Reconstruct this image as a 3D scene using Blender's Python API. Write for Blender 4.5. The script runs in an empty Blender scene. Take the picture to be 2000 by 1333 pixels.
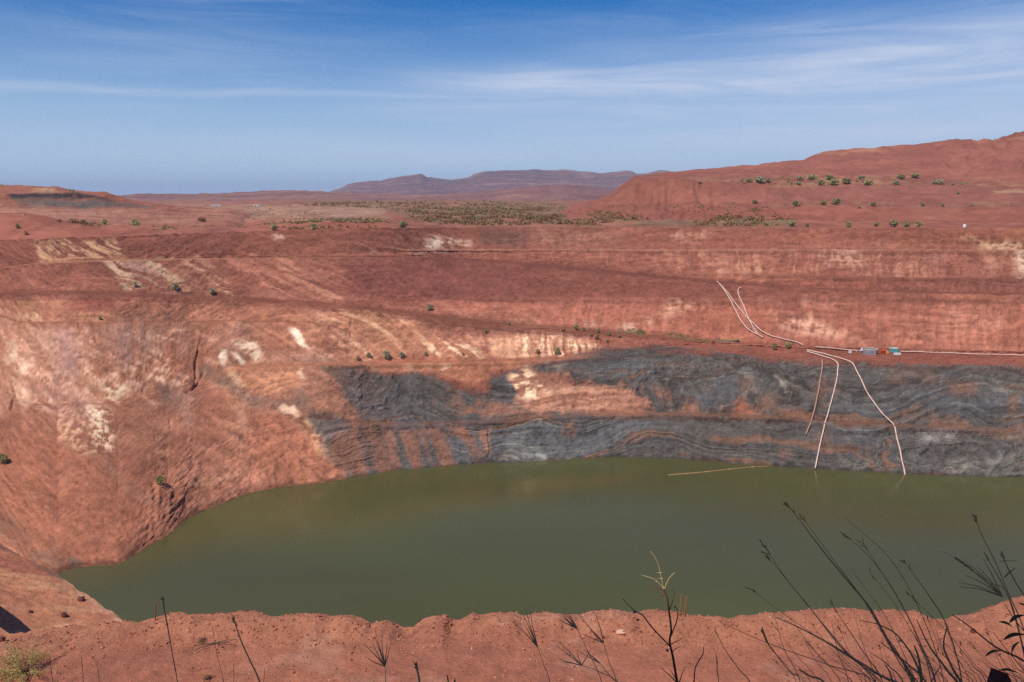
import bpy, math, random
import numpy as np
from mathutils import Vector

# ------------------------------------------------------------------ camera, sky, sun, exposure
sc = bpy.context.scene
col = sc.collection
IW, IH, FPX = 2000.0, 1333.0, 1556.0          # photograph size and focal length, in photograph pixels
HORIZON = 385.0
PITCH = math.atan((IH / 2 - HORIZON) / FPX)
CAMZ = 100.0                                   # the water of the pit lake lies at z = 0

cam = bpy.data.cameras.new('camera')
cam.sensor_width = 36.0
cam.lens = 36.0 * FPX / IW
cam.clip_start = 0.05
cam.clip_end = 90000
cam_ob = bpy.data.objects.new('camera', cam)
cam_ob.location = (0, 0, CAMZ)
cam_ob.rotation_euler = (math.pi / 2 - PITCH, 0, 0)
col.objects.link(cam_ob)
sc.camera = cam_ob

SUN_EL = math.radians(57)
SUN_AZ = math.radians(-138)                     # clockwise from +Y, the view direction: the sun stands to the left
SUN_DIR = Vector((math.sin(SUN_AZ) * math.cos(SUN_EL), math.cos(SUN_AZ) * math.cos(SUN_EL), math.sin(SUN_EL)))

sun = bpy.data.lights.new('sun', 'SUN')
sun.energy = 4.5
sun.angle = math.radians(0.53)
sun.color = (1.0, 0.93, 0.84)
sun_ob = bpy.data.objects.new('sun', sun)
sun_ob.rotation_euler = (-SUN_DIR).to_track_quat('-Z', 'Y').to_euler()
sun_ob.location = (-200, 0, 400)
col.objects.link(sun_ob)

world = bpy.data.worlds.new('World')
sc.world = world
world.use_nodes = True
wn, wl = world.node_tree.nodes, world.node_tree.links
wn.clear()


def wnode(t, **kw):
    n = wn.new(t)
    for k, v in kw.items():
        setattr(n, k, v)
    return n


def wmath(op, a, b=None, clamp=False):
    n = wnode('ShaderNodeMath', operation=op, use_clamp=clamp)
    for i, v in enumerate((a, b)):
        if v is None:
            continue
        if isinstance(v, (int, float)):
            n.inputs[i].default_value = v
        else:
            wl.new(v, n.inputs[i])
    return n.outputs[0]


def wramp(v, a, b):
    n = wnode('ShaderNodeMapRange', interpolation_type='SMOOTHSTEP')
    wl.new(v, n.inputs['Value'])
    n.inputs['From Min'].default_value = a
    n.inputs['From Max'].default_value = b
    return n.outputs['Result']


sky = wnode('ShaderNodeTexSky', sky_type='NISHITA')
sky.sun_disc = False
sky.sun_elevation = SUN_EL
sky.sun_rotation = SUN_AZ
sky.air_density = 1.0
sky.dust_density = 0.35
sky.ozone_density = 2.2
sky.altitude = 600
hsv = wnode('ShaderNodeHueSaturation')
hsv.inputs['Saturation'].default_value = 1.62
hsv.inputs['Value'].default_value = 0.70
wl.new(sky.outputs['Color'], hsv.inputs['Color'])
# thin cirrus, laid out on a high flat layer (x/z, y/z of the view direction)
tc = wnode('ShaderNodeTexCoord')
sep = wnode('ShaderNodeSeparateXYZ')
wl.new(tc.outputs['Generated'], sep.inputs[0])
X, Y, Z = sep.outputs
zz = wmath('MAXIMUM', Z, 0.012)
AZ = wmath('ARCTAN2', X, Y)                    # azimuth, radians
EL = wmath('ARCSINE', Z)                       # elevation, radians


def wnoise(su, sv, detail=6, rough=0.55, off=0.0, dist=0.0):
    c = wnode('ShaderNodeCombineXYZ')
    wl.new(wmath('MULTIPLY', AZ, su), c.inputs[0])
    wl.new(wmath('MULTIPLY', EL, sv), c.inputs[1])
    c.inputs[2].default_value = off
    n = wnode('ShaderNodeTexNoise')
    n.inputs['Scale'].default_value = 1.0
    n.inputs['Detail'].default_value = detail
    n.inputs['Roughness'].default_value = rough
    n.inputs['Distortion'].default_value = dist
    wl.new(c.outputs[0], n.inputs['Vector'])
    return n.outputs['Fac']


wisps = wramp(wnoise(3, 34, 7, 0.6, 3.1, 1.0), 0.32, 0.72)
sheet = wramp(wnoise(2.2, 15, 4, 0.5, 8.7, 0.3), 0.40, 0.72)
EW = wmath('ADD', EL, wmath('MULTIPLY', wmath('SUBTRACT', wnoise(2.5, 6, 3, 0.5, 1.3), 0.5), 0.05))


def band(centre, half, az0, az1, gain):
    """a long flat streak of cirrus at an elevation, fading in and out along the azimuth"""
    d = wmath('ABSOLUTE', wmath('SUBTRACT', EW, centre))
    v = wmath('SUBTRACT', 1.0, wramp(d, 0.0, half))
    h = wramp(AZ, az0, az1)
    return wmath('MULTIPLY', wmath('MULTIPLY', v, h), gain)


cl = band(0.130, 0.034, -0.22, 0.05, 1.0)
for args in ((0.097, 0.020, -0.30, 0.05, 0.75), (0.113, 0.009, -1.4, -0.35, 0.50), (0.050, 0.030, -0.9, -0.1, 0.50),
             (0.17, 0.055, 0.10, 0.75, 0.60), (0.10, 0.095, -0.15, 0.40, 0.85), (0.155, 0.065, -0.05, 0.45, 0.90), (0.065, 0.060, -0.25, 0.25, 0.62)):
    cl = wmath('MAXIMUM', cl, band(*args))
cl = wmath('MULTIPLY', cl, wmath('ADD', 0.45, wmath('MULTIPLY', wisps, 0.55)))
cl = wmath('ADD', cl, wmath('MULTIPLY', wmath('MULTIPLY', wisps, sheet), 0.30), True)
low = wnode('ShaderNodeMix', data_type='RGBA')          # the hazy air low over the plain is pale blue
wl.new(wmath('MULTIPLY', wmath('SUBTRACT', 1.0, wramp(EL, -0.03, 0.25)), 0.95), low.inputs['Factor'])
blue = wnode('ShaderNodeMix', data_type='RGBA', blend_type='MULTIPLY')
blue.inputs['Factor'].default_value = 1.0
wl.new(hsv.outputs['Color'], blue.inputs['A'])
blue.inputs['B'].default_value = (0.95, 0.90, 1.16, 1)
wl.new(blue.outputs['Result'], low.inputs['A'])
low.inputs['B'].default_value = (3.8, 5.4, 7.4, 1)
mix = wnode('ShaderNodeMix', data_type='RGBA')
wl.new(wmath('MULTIPLY', cl, 0.88), mix.inputs['Factor'])
wl.new(low.outputs['Result'], mix.inputs['A'])
mix.inputs['B'].default_value = (5.0, 5.7, 7.2, 1)
bg = wnode('ShaderNodeBackground')
bg.inputs['Strength'].default_value = 0.115
wl.new(mix.outputs['Result'], bg.inputs['Color'])
wo = wnode('ShaderNodeOutputWorld')
wl.new(bg.outputs[0], wo.inputs['Surface'])

sc.view_settings.view_transform = 'Standard'
sc.view_settings.look = 'None'
sc.view_settings.gamma = 1.0
sc.view_settings.use_curve_mapping = False
sc.view_settings.exposure = 0.0
sc.cycles.max_bounces = 4
sc.cycles.diffuse_bounces = 2
sc.cycles.volume_bounces = 0
sc.cycles.use_denoising = False

# ------------------------------------------------------------------ helpers
rng = np.random.default_rng(7)
random.seed(7)


def lin(c):
    c = np.asarray(c, np.float64) / 255.0
    return np.where(c <= 0.04045, c / 12.92, ((c + 0.055) / 1.055) ** 2.4)


def tag(o, label=None, cat=None, group=None, kind=None):
    if label: o['label'] = label
    if cat: o['category'] = cat
    if group: o['group'] = group
    if kind: o['kind'] = kind
    return o


def ray(px, py):
    """unit-horizontal direction of a photograph pixel: (dx, dy, slope)"""
    px = np.asarray(px, np.float64); py = np.asarray(py, np.float64)
    u = px - IW / 2; v = IH / 2 - py
    cx = u
    cy = FPX * math.cos(PITCH) + v * math.sin(PITCH)
    cz = -FPX * math.sin(PITCH) + v * math.cos(PITCH)
    h = np.hypot(cx, cy)
    return cx / h, cy / h, cz / h


def at_z(px, py, z):
    dx, dy, s = ray(px, py)
    r = (np.asarray(z) - CAMZ) / s
    return np.stack([dx * r, dy * r, np.broadcast_to(np.asarray(z, float), np.shape(r)).copy()], -1)


def at_r(px, py, r):
    dx, dy, s = ray(px, py)
    r = np.asarray(r, float) + 0 * dx
    return np.stack([dx * r, dy * r, CAMZ + s * r], -1)


def at_d(px, py, d):
    """point at forward distance d (metres along +Y)"""
    dx, dy, s = ray(px, py)
    r = np.asarray(d, float) / dy
    return np.stack([dx * r, dy * r, CAMZ + s * r], -1)


def project(P):
    P = np.asarray(P, np.float64)
    x = P[..., 0]; y = P[..., 1]; z = P[..., 2] - CAMZ
    f = y * math.cos(PITCH) - z * math.sin(PITCH)
    up = y * math.sin(PITCH) + z * math.cos(PITCH)
    return IW / 2 + FPX * x / f, IH / 2 - FPX * up / f


def hash2(ix, iy, seed):
    h = (ix.astype(np.uint32) * np.uint32(374761393) + iy.astype(np.uint32) * np.uint32(668265263) + np.uint32(seed * 974711 & 0xffffffff))
    h = (h ^ (h >> np.uint32(13))) * np.uint32(1274126177)
    h = h ^ (h >> np.uint32(16))
    return h.astype(np.float32) * np.float32(1.0 / 4294967295.0)


def vn(x, y, seed=0):
    x = np.asarray(x, np.float32); y = np.asarray(y, np.float32)
    xf = np.floor(x); yf = np.floor(y)
    fx = x - xf; fy = y - yf
    fx = fx * fx * (3 - 2 * fx); fy = fy * fy * (3 - 2 * fy)
    xi = xf.astype(np.int64); yi = yf.astype(np.int64)
    a = hash2(xi, yi, seed); b = hash2(xi + 1, yi, seed)
    c = hash2(xi, yi + 1, seed); d = hash2(xi + 1, yi + 1, seed)
    return (a + (b - a) * fx) * (1 - fy) + (c + (d - c) * fx) * fy


def fbm(x, y, seed=0, octv=4, gain=0.5):
    """about -1 .. 1"""
    s = 0; a = 1.0; t = 0
    x = np.asarray(x, np.float32); y = np.asarray(y, np.float32)
    for k in range(octv):
        s = s + a * (vn(x, y, seed + 17 * k) * 2 - 1); t += a
        x, y = (x * 1.6 + y * 1.2) + 13.7, (-x * 1.2 + y * 1.6) + 7.1
        a *= gain
    return s / t * 1.6


def ridged(x, y, seed=0, octv=4):
    s = 0; a = 1.0; t = 0
    x = np.asarray(x, np.float32); y = np.asarray(y, np.float32)
    for k in range(octv):
        s = s + a * (1 - np.abs(vn(x, y, seed + 31 * k) * 2 - 1)); t += a
        x, y = (x * 1.6 + y * 1.2) + 3.7, (-x * 1.2 + y * 1.6) + 9.1
        a *= 0.5
    return s / t


def sstep(a, b, x):
    t = np.clip((np.asarray(x) - a) / (b - a), 0, 1)
    return t * t * (3 - 2 * t)


def poly_sd(px, py, poly):
    """signed distance to a polygon (positive inside)"""
    poly = np.asarray(poly, np.float32)
    d = np.full(px.shape, 1e9, np.float32); inside = np.zeros(px.shape, bool)
    n = len(poly)
    for i in range(n):
        a = poly[i]; b = poly[(i + 1) % n]
        e = b - a; L = float(e @ e) + 1e-9
        t = np.clip(((px - a[0]) * e[0] + (py - a[1]) * e[1]) / L, 0, 1)
        d = np.minimum(d, np.hypot(px - a[0] - t * e[0], py - a[1] - t * e[1]))
        c = (a[1] > py) != (b[1] > py)
        if a[1] != b[1]:
            inside ^= c & (px < (b[0] - a[0]) * (py - a[1]) / (b[1] - a[1]) + a[0])
    return np.where(inside, d, -d)


def line_d(px, py, pts):
    pts = np.asarray(pts, np.float32)
    d = np.full(px.shape, 1e9, np.float32)
    for a, b in zip(pts[:-1], pts[1:]):
        e = b - a; L = float(e @ e) + 1e-9
        t = np.clip(((px - a[0]) * e[0] + (py - a[1]) * e[1]) / L, 0, 1)
        d = np.minimum(d, np.hypot(px - a[0] - t * e[0], py - a[1] - t * e[1]))
    return d


# ------------------------------------------------------------------ materials
def principled(name, rgb, rough=0.9, spec=0.15, noise=None, bump=0.0, attr=None, metal=0.0, transl=False, noise_amp=0.25, bump_scale=None):
    m = bpy.data.materials.new(name)
    m.use_nodes = True
    nt = m.node_tree; N = nt.nodes; L = nt.links
    b = N['Principled BSDF']
    b.inputs['Roughness'].default_value = rough
    b.inputs['Specular IOR Level'].default_value = spec
    b.inputs['Metallic'].default_value = metal
    src = None
    if attr:
        a = N.new('ShaderNodeAttribute'); a.attribute_name = attr
        src = a.outputs['Color']
    else:
        c = N.new('ShaderNodeRGB'); c.outputs[0].default_value = (*rgb, 1)
        src = c.outputs[0]
    tcn = N.new('ShaderNodeTexCoord')
    if noise:
        for k, s in enumerate(noise if isinstance(noise, (tuple, list)) else (noise,)):
            nz = N.new('ShaderNodeTexNoise')
            nz.inputs['Scale'].default_value = s
            nz.inputs['Detail'].default_value = 5
            nz.inputs['Roughness'].default_value = 0.65
            L.new(tcn.outputs['Object'], nz.inputs['Vector'])
            mr = N.new('ShaderNodeMapRange')
            mr.inputs['From Min'].default_value = 0.28; mr.inputs['From Max'].default_value = 0.72
            mr.inputs['To Min'].default_value = 1 - noise_amp; mr.inputs['To Max'].default_value = 1 + noise_amp
            L.new(nz.outputs['Fac'], mr.inputs['Value'])
            mx = N.new('ShaderNodeMix'); mx.data_type = 'RGBA'; mx.blend_type = 'MULTIPLY'
            mx.inputs['Factor'].default_value = 1
            L.new(src, mx.inputs['A']); L.new(mr.outputs['Result'], mx.inputs['B'])
            src = mx.outputs['Result']
    if bump:
        nz = N.new('ShaderNodeTexNoise')
        nz.inputs['Scale'].default_value = bump_scale or 1.0
        nz.inputs['Detail'].default_value = 8
        nz.inputs['Roughness'].default_value = 0.7
        L.new(tcn.outputs['Object'], nz.inputs['Vector'])
        bp = N.new('ShaderNodeBump')
        bp.inputs['Strength'].default_value = 1.0
        bp.inputs['Distance'].default_value = bump
        L.new(nz.outputs['Fac'], bp.inputs['Height'])
        L.new(bp.outputs['Normal'], b.inputs['Normal'])
    L.new(src, b.inputs['Base Color'])
    if transl:
        tr = N.new('ShaderNodeBsdfTranslucent')
        L.new(src, tr.inputs['Color'])
        ms = N.new('ShaderNodeMixShader'); ms.inputs[0].default_value = 0.25
        L.new(b.outputs[0], ms.inputs[1]); L.new(tr.outputs[0], ms.inputs[2])
        L.new(ms.outputs[0], N['Material Output'].inputs['Surface'])
    return m


M = {}
M['rock'] = principled('pit_rock', None, 0.95, 0.1, noise=(0.3, 1.1, 3.2), noise_amp=0.14, attr='rock_colour', bump=0.5, bump_scale=0.7)
M['soil'] = principled('plain_soil', None, 0.95, 0.1, noise=(0.03, 0.2), noise_amp=0.16, attr='rock_colour', bump=1.0, bump_scale=0.1)
M['hill'] = principled('hill_soil', None, 0.95, 0.1, noise=(0.02, 0.15), noise_amp=0.14, attr='rock_colour', bump=1.2, bump_scale=0.1)
M['range'] = principled('range_rock', None, 0.95, 0.1, noise=(0.004, 0.02), noise_amp=0.18, attr='rock_colour', bump=6, bump_scale=0.012)
M['ledge'] = principled('ledge_earth', None, 0.95, 0.1, noise=(1.2, 9.0, 30.0), noise_amp=0.15, attr='rock_colour', bump=0.10, bump_scale=6.0)
M['leaf_olive'] = principled('olive_foliage', lin((172, 164, 116)), 0.8, 0.2, noise=0.8, transl=True)
M['leaf_grey'] = principled('grey_green_foliage', lin((172, 168, 134)), 0.8, 0.2, noise=0.8, transl=True)
M['leaf_dark'] = principled('dark_green_foliage', lin((150, 146, 98)), 0.8, 0.2, noise=0.8, transl=True)
M['leaf_tan'] = principled('tan_foliage', lin((176, 132, 88)), 0.85, 0.1, noise=0.8, transl=True)
M['leaf_brown'] = principled('dry_brown_foliage', lin((186, 140, 104)), 0.85, 0.1, noise=0.8, transl=True)
M['scrub_olive'] = principled('scrub_olive', lin((150, 134, 92)), 0.85, 0.1, noise=0.3, transl=True)
M['scrub_brown'] = principled('scrub_brown', lin((150, 110, 80)), 0.85, 0.1, noise=0.3, transl=True)
M['wood'] = principled('shrub_wood', (0.10, 0.07, 0.05), 0.9, 0.1, noise=6)
M['pipe'] = principled('pale_pipe', lin((216, 182, 164)), 0.65, 0.3, noise=0.5, noise_amp=0.12)
M['pipe_dark'] = principled('dusty_pipe', lin((176, 132, 116)), 0.6, 0.3, noise=0.5, noise_amp=0.12)


def mesh_ob(name, V, Fc, mat, parent=None, smooth=False):
    me = bpy.data.meshes.new(name)
    me.from_pydata([tuple(map(float, v)) for v in V], [], [tuple(int(i) for i in f) for f in Fc])
    if smooth:
        me.polygons.foreach_set('use_smooth', [True] * len(me.polygons))
    for m in (mat if isinstance(mat, (list, tuple)) else [mat]):
        me.materials.append(m)
    o = bpy.data.objects.new(name, me)
    col.objects.link(o)
    o.parent = parent
    return o


def empty(name, loc, rz=0.0):
    o = bpy.data.objects.new(name, None)
    o.empty_display_size = 0.5
    o.location = loc
    o.rotation_euler = (0, 0, rz)
    col.objects.link(o)
    return o


def grid_ob(name, P, mat, C=None, smooth=True, desat=0.18):
    nc, nr = P.shape[:2]
    me = bpy.data.meshes.new(name)
    me.vertices.add(nc * nr)
    me.vertices.foreach_set('co', P.reshape(-1, 3).astype(np.float32).ravel())
    idx = np.arange(nc * nr, dtype=np.int32).reshape(nc, nr)
    q = np.stack([idx[:-1, :-1], idx[1:, :-1], idx[1:, 1:], idx[:-1, 1:]], -1).reshape(-1, 4)
    me.loops.add(q.size)
    me.loops.foreach_set('vertex_index', q.ravel())
    me.polygons.add(len(q))
    me.polygons.foreach_set('loop_start', np.arange(0, q.size, 4, dtype=np.int32))
    me.polygons.foreach_set('use_smooth', np.full(len(q), smooth))
    me.update(calc_edges=True)
    if C is not None:
        at = me.attributes.new('rock_colour', 'FLOAT_COLOR', 'POINT')
        c4 = np.ones((nc * nr, 4), np.float32)
        C3 = C.reshape(-1, 3)
        C3 = (C3 + (C3.mean(1, keepdims=True) - C3) * desat) * np.array([1.04, 0.99, 0.83])
        c4[:, :3] = np.clip(C3, 0.004, 0.85)
        at.data.foreach_set('color', c4.ravel())
    me.materials.append(mat)
    o = bpy.data.objects.new(name, me)
    col.objects.link(o)
    return o


def normals(P):
    du = np.gradient(P, axis=0); dv = np.gradient(P, axis=1)
    n = np.cross(du, dv)
    return n / (np.linalg.norm(n, axis=-1, keepdims=True) + 1e-9)


def loft(lines, counts, power=None):
    """rows of world points (N,3) joined into a sheet; counts[k] rows between line k and k+1"""
    rows = []
    for k in range(len(lines) - 1):
        for t in np.linspace(0, 1, counts[k], endpoint=False):
            rows.append(lines[k] * (1 - t) + lines[k + 1] * t)
    rows.append(lines[-1])
    return np.stack(rows, 1)


def blur_rows(P, n=1):
    for _ in range(n):
        Q = P.copy()
        Q[:, 1:-1] = (P[:, :-2] + 2 * P[:, 1:-1] + P[:, 2:]) / 4
        P = Q
    return P


def pl(pts, px, k=1):
    pts = sorted(pts)
    return np.interp(px, [p[0] for p in pts], [p[k] for p in pts])


def surf_uv(P):
    """metres across and metres along a sheet"""
    du = np.linalg.norm(np.diff(P, axis=0), axis=-1)
    u = np.concatenate([np.zeros((1, P.shape[1])), np.cumsum(du, 0)], 0)
    u = np.broadcast_to(np.median(u, axis=1, keepdims=True), P.shape[:2])
    dv = np.linalg.norm(np.diff(P, axis=1), axis=-1)
    v = np.concatenate([np.zeros((P.shape[0], 1)), np.cumsum(dv, 1)], 1)
    return u.astype(np.float32), v.astype(np.float32)


class Sheet:
    def __init__(self, P):
        self.P = P
        self.px, self.py = project(P)

    def loc(self, x, y, near=True):
        d = (self.px - x) ** 2 + (self.py - y) ** 2
        k = np.argmin(d)
        i, j = np.unravel_index(k, d.shape)
        return Vector(self.P[i, j])


class Painter:
    """colour of the bare rock, laid over a sheet in soft-edged patches of different minerals"""
    def __init__(self, PX, PY, base, wx, wy):
        self.C = np.broadcast_to(base, PX.shape + (3,)).astype(np.float32).copy()
        self.X = (PX + wx).astype(np.float32); self.Y = (PY + wy).astype(np.float32)

    def box(self, x0, y0, x1, y1, pad):
        m = (self.X > x0 - pad) & (self.X < x1 + pad) & (self.Y > y0 - pad) & (self.Y < y1 + pad)
        return m

    def mix(self, sel, w, c):
        c = np.asarray(c, np.float32)
        self.C[sel] += (c - self.C[sel]) * w[:, None]

    def patch(self, poly, c, soft=6, k=1.0, tex=None, t0=0.0, t1=0.0):
        poly = np.asarray(poly, float)
        sel = self.box(poly[:, 0].min(), poly[:, 1].min(), poly[:, 0].max(), poly[:, 1].max(), soft * 2)
        if not sel.any():
            return
        soft = soft * 1.5
        w = sstep(-soft, soft, poly_sd(self.X[sel], self.Y[sel], poly)) * k * 0.92
        if tex is not None:
            w = w * sstep(t0, t1, tex[sel])
        self.mix(sel, w, lin(c) if max(c) > 1.5 else c)

    def stroke(self, pts, width, c, soft=4, k=1.0, tex=None, t0=0.0, t1=0.0):
        p = np.asarray(pts, float)
        sel = self.box(p[:, 0].min(), p[:, 1].min(), p[:, 0].max(), p[:, 1].max(), width + soft * 2)
        if not sel.any():
            return
        w = (1 - sstep(width - soft, width + soft, line_d(self.X[sel], self.Y[sel], p))) * k
        if tex is not None:
            w = w * sstep(t0, t1, tex[sel])
        self.mix(sel, w, lin(c) if max(c) > 1.5 else c)


# ------------------------------------------------------------------ the far wall of the pit
PXS = np.arange(-330.0, 2331.0, 2.0)
SHORE = [(-350, 900, 20), (0, 1060, 2), (60, 1096, 0.8), (112, 1121, 0), (140, 1111, 0), (165, 1107, 0), (230, 1104, 0), (260, 1088, 0),
         (290, 1069, 0), (330, 1045, 0), (365, 1015, 0), (385, 1004, 0), (430, 985, 0), (490, 962, 0), (560, 950, 0), (620, 945, 0),
         (690, 932, 0), (760, 919, 0), (860, 912, 0), (957, 905, 0), (1080, 900, 0), (1200, 893, 0), (1330, 896, 0), (1450, 907, 0),
         (1590, 916, 0), (1700, 922, 0), (1850, 929, 0), (2000, 933, 0), (2350, 945, 0)]


def yl(*pts):
    return np.interp(PXS, [p[0] for p in pts], [p[1] for p in pts])


def lerp(a, b, t):
    t = np.asarray(t)
    if t.ndim == 1 and np.ndim(a) == 2:
        t = t[:, None]
    return a * (1 - t) + b * t


def fade(a, b):
    return sstep(a, b, PXS)


shore = at_z(PXS, pl(SHORE, PXS, 1), pl(SHORE, PXS, 2))
toe = shore.copy()
hn = shore[:, :2] / np.linalg.norm(shore[:, :2], axis=1, keepdims=True)
toe[:, :2] -= hn * 5.0
toe[:, 2] -= 4.0
ysh = pl(SHORE, PXS, 1)
# edges of the benches as they run across the wall (outer lip, inner toe)
y1o = yl((690, 834), (800, 834), (900, 831), (1000, 826), (1120, 816), (1300, 813), (1500, 819), (1600, 827), (1700, 834), (1850, 840), (2000, 847), (2350, 862))
y1i = y1o - 10
y2o = yl((440, 722), (560, 720), (650, 717), (800, 713), (900, 711), (1050, 707), (1150, 702), (1250, 692), (1320, 686), (1400, 691), (1500, 701), (1600, 707), (1750, 713), (2000, 722), (2350, 735))
y2i = yl((440, 713), (560, 711), (650, 708), (800, 704), (900, 702), (1050, 698), (1150, 691), (1250, 681), (1320, 674), (1400, 673), (1500, 678), (1600, 683), (1750, 687), (2000, 692), (2350, 700))
y25 = yl((-350, 612), (0, 618), (40, 632), (200, 632), (400, 629), (600, 630), (660, 640))
y3o = yl((-350, 584), (0, 581), (150, 579), (300, 585), (450, 592), (600, 600), (700, 607), (800, 622), (900, 634), (1000, 645), (1150, 656), (1300, 667), (1400, 670), (1500, 675), (1600, 680), (1750, 684), (2000, 689), (2350, 697))
y3i = yl((-350, 573), (0, 570), (150, 567), (300, 573), (450, 578), (600, 588), (700, 596), (800, 608), (900, 621), (1000, 632), (1150, 641), (1300, 656), (1400, 664), (1500, 672), (1600, 677), (1750, 681), (2000, 686), (2350, 694))
y35 = yl((700, 575), (900, 582), (1100, 583), (1300, 584), (1420, 584), (1500, 580), (1700, 577), (2000, 582), (2350, 586))
y4o = yl((-350, 530), (0, 526), (80, 516), (250, 511), (450, 507), (650, 506), (800, 506), (900, 509), (1000, 517), (1100, 527), (1200, 537), (1300, 546), (1400, 555), (1500, 562), (1700, 571), (2000, 576), (2350, 580))
y4i = yl((-350, 525), (0, 521), (80, 511), (250, 506), (450, 503), (650, 502), (800, 501), (900, 502), (1000, 509), (1100, 518), (1200, 528), (1300, 538), (1400, 547), (1500, 556), (1700, 567), (2000, 572), (2350, 576))
y45 = yl((1400, 542), (1480, 543), (1750, 545), (2000, 549), (2350, 555))
y5o = yl((700, 492), (880, 490.5), (2350, 490.5))
y5i = y5o - 3.5
yrim = yl((-350, 472), (0, 470), (80, 468), (250, 463), (330, 459), (450, 455), (560, 452), (700, 448), (820, 447), (1000, 446), (1500, 447), (2350, 447))
# benches that fade out: away from their stretch the line just runs up the open slope
w25 = 1 - fade(640, 720)
y25 = lerp(lerp(y2i, y3o, 0.5), y25, w25)
y25i = y25 - 0.4 - 2.2 * w25
w2 = fade(380, 470)
y2o = lerp(lerp(ysh, y25, 0.66), y2o, w2); y2i = lerp(lerp(ysh, y25, 0.68), y2i, w2)
w1 = fade(610, 700)
y1o = lerp(lerp(ysh, y2o, 0.45), y1o, w1); y1i = lerp(lerp(ysh, y2o, 0.48), y1i, w1)
w35 = fade(760, 900)
y35 = lerp(lerp(y3i, y4o, 0.5), y35, w35)
w45 = fade(1390, 1490)
w5 = fade(680, 820)
y5o = lerp(lerp(y4i, yrim, 0.45), y5o, w5); y5i = lerp(lerp(y4i, yrim, 0.49), y5i, w5)
y45 = lerp(lerp(y4i, y5o, 0.3), y45, w45)
y45i = y45 - 0.6 - 2.2 * w45
# steepness (rise over run) of each stretch
FAC = 0.72
leftT = 1 - fade(300, 720)
face_lo = FAC + 0.13 - 0.45 * leftT
bench = lambda w_: lerp(face_lo, 0.06 + 0 * PXS, w_)
STEPS = [(y1o, face_lo), (y1i, bench(w1)), (y2o, face_lo), (y2i, bench(w2)), (y25, FAC - 0.1 * leftT), (y25i, lerp(FAC + 0 * PXS, 0.1 + 0 * PXS, w25)), (y3o, FAC + 0 * PXS), (y3i, 0.05 + 0 * PXS),
         (y35, FAC - 0.05 + 0 * PXS), (y4o, lerp(FAC + 0 * PXS, 0.34 + 0 * PXS, w35 * (1 - 0.6 * fade(1450, 1600)))), (y4i, 0.05 + 0 * PXS), (y45, FAC + 0 * PXS), (y45i, lerp(FAC + 0 * PXS, 0.05 + 0 * PXS, w45)),
         (y5o, FAC + 0 * PXS), (y5i, lerp(FAC + 0 * PXS, 0.05 + 0 * PXS, w5)), (yrim, FAC - 0.1 + 0 * PXS)]
LN = [toe, shore]
for y_, T in STEPS:
    r0_ = np.hypot(LN[-1][:, 0], LN[-1][:, 1]); z0_ = LN[-1][:, 2]
    sl = ray(PXS, y_)[2]
    r1_ = (CAMZ - z0_ + T * r0_) / (T - sl)
    r1_ = np.maximum(r1_, r0_ + 0.1)
    k_ = np.hanning(31); k_ /= k_.sum()
    r1_ = np.convolve(np.pad(r1_, 15, mode='edge'), k_, 'valid')
    k2_ = np.hanning(81); k2_ /= k2_.sum()
    r2_ = np.convolve(np.pad(r1_, 40, mode='reflect', reflect_type='odd'), k2_, 'valid')
    r1_ = np.maximum(lerp(r1_, r2_, 1 - fade(560, 760)), r0_ + 0.1)
    LN.append(at_r(PXS, y_, r1_))
rim = LN[-1]
CN = [6, 78, 9, 74, 14, 28, 8, 30, 10, 30, 20, 8, 22, 5, 30, 5, 26]
for l in LN:
    print('LINE', np.linalg.norm(l[:, :2], axis=1)[::166].round(0).tolist(), l[::166, 2].round(1).tolist())
BASE = loft(LN, CN)
BASE = blur_rows(BASE, 1)
U, V = surf_uv(BASE)
PX, PY = project(BASE)
NB = normals(BASE)
NB = blur_rows(NB, 3)
FACE = sstep(0.93, 0.80, NB[..., 2])           # 1 on the steep faces, 0 on the benches

wxa = 12 * fbm(U / 22, V / 14, 1, 4) + 5 * fbm(U / 4, V / 3, 51, 3); wya = 8 * fbm(U / 22, V / 14, 2, 4) + 5 * fbm(U / 4, V / 3, 52, 3)
n_big = fbm(U / 60, V / 26, 3, 4)
n_mid = fbm(U / 14, V / 9, 4, 4)
n_fine = fbm(U / 2.6, V / 2.0, 5, 3)
st_down = fbm(U / 1.4 + 1.2 * n_mid, V / 14, 6, 4, 0.65)              # streaks that run straight down the face
dg = (U + 0.95 * V); dh = (V - U * 0.95)
st_diag = fbm((U * 0.75 + V * 0.66) / 1.5 + 0.9 * n_mid, (V * 0.75 - U * 0.66) / 24, 7, 4, 0.65)    # beds that dip to the right
st_lay = fbm(U / 26 + n_mid * 0.5, V / 1.6 + 1.2 * n_mid, 8, 4)          # flat-lying beds
# folded banding of the dark iron beds
fold = (PY - 760) + 16 * np.sin(PX / 95.0 + 0.6) + 10 * np.sin(PX / 41.0 + PY / 60.0) + 9 * n_mid + 20 * fbm(U / 110, V / 60, 54, 2)
for (fx, fy, rx, ry) in ((1420, 765, 150, 55), (730, 770, 80, 60), (1840, 895, 130, 40)):
    e = np.sqrt(((PX + wxa * 1.5 - fx) / rx) ** 2 + ((PY + wya * 2 - fy) / ry) ** 2)
    w = sstep(1.45, 0.95, e)
    fold = fold * (1 - w) + w * (e * ry + 6 * n_mid)
beds = fbm(fold / 8.0, U / 300, 9, 4, 0.6)
beds_f = fbm(fold / 2.8, U / 260, 10, 4, 0.7)
lam = fbm(fold / 5.0 + 40, U / 400, 55, 3)

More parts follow.
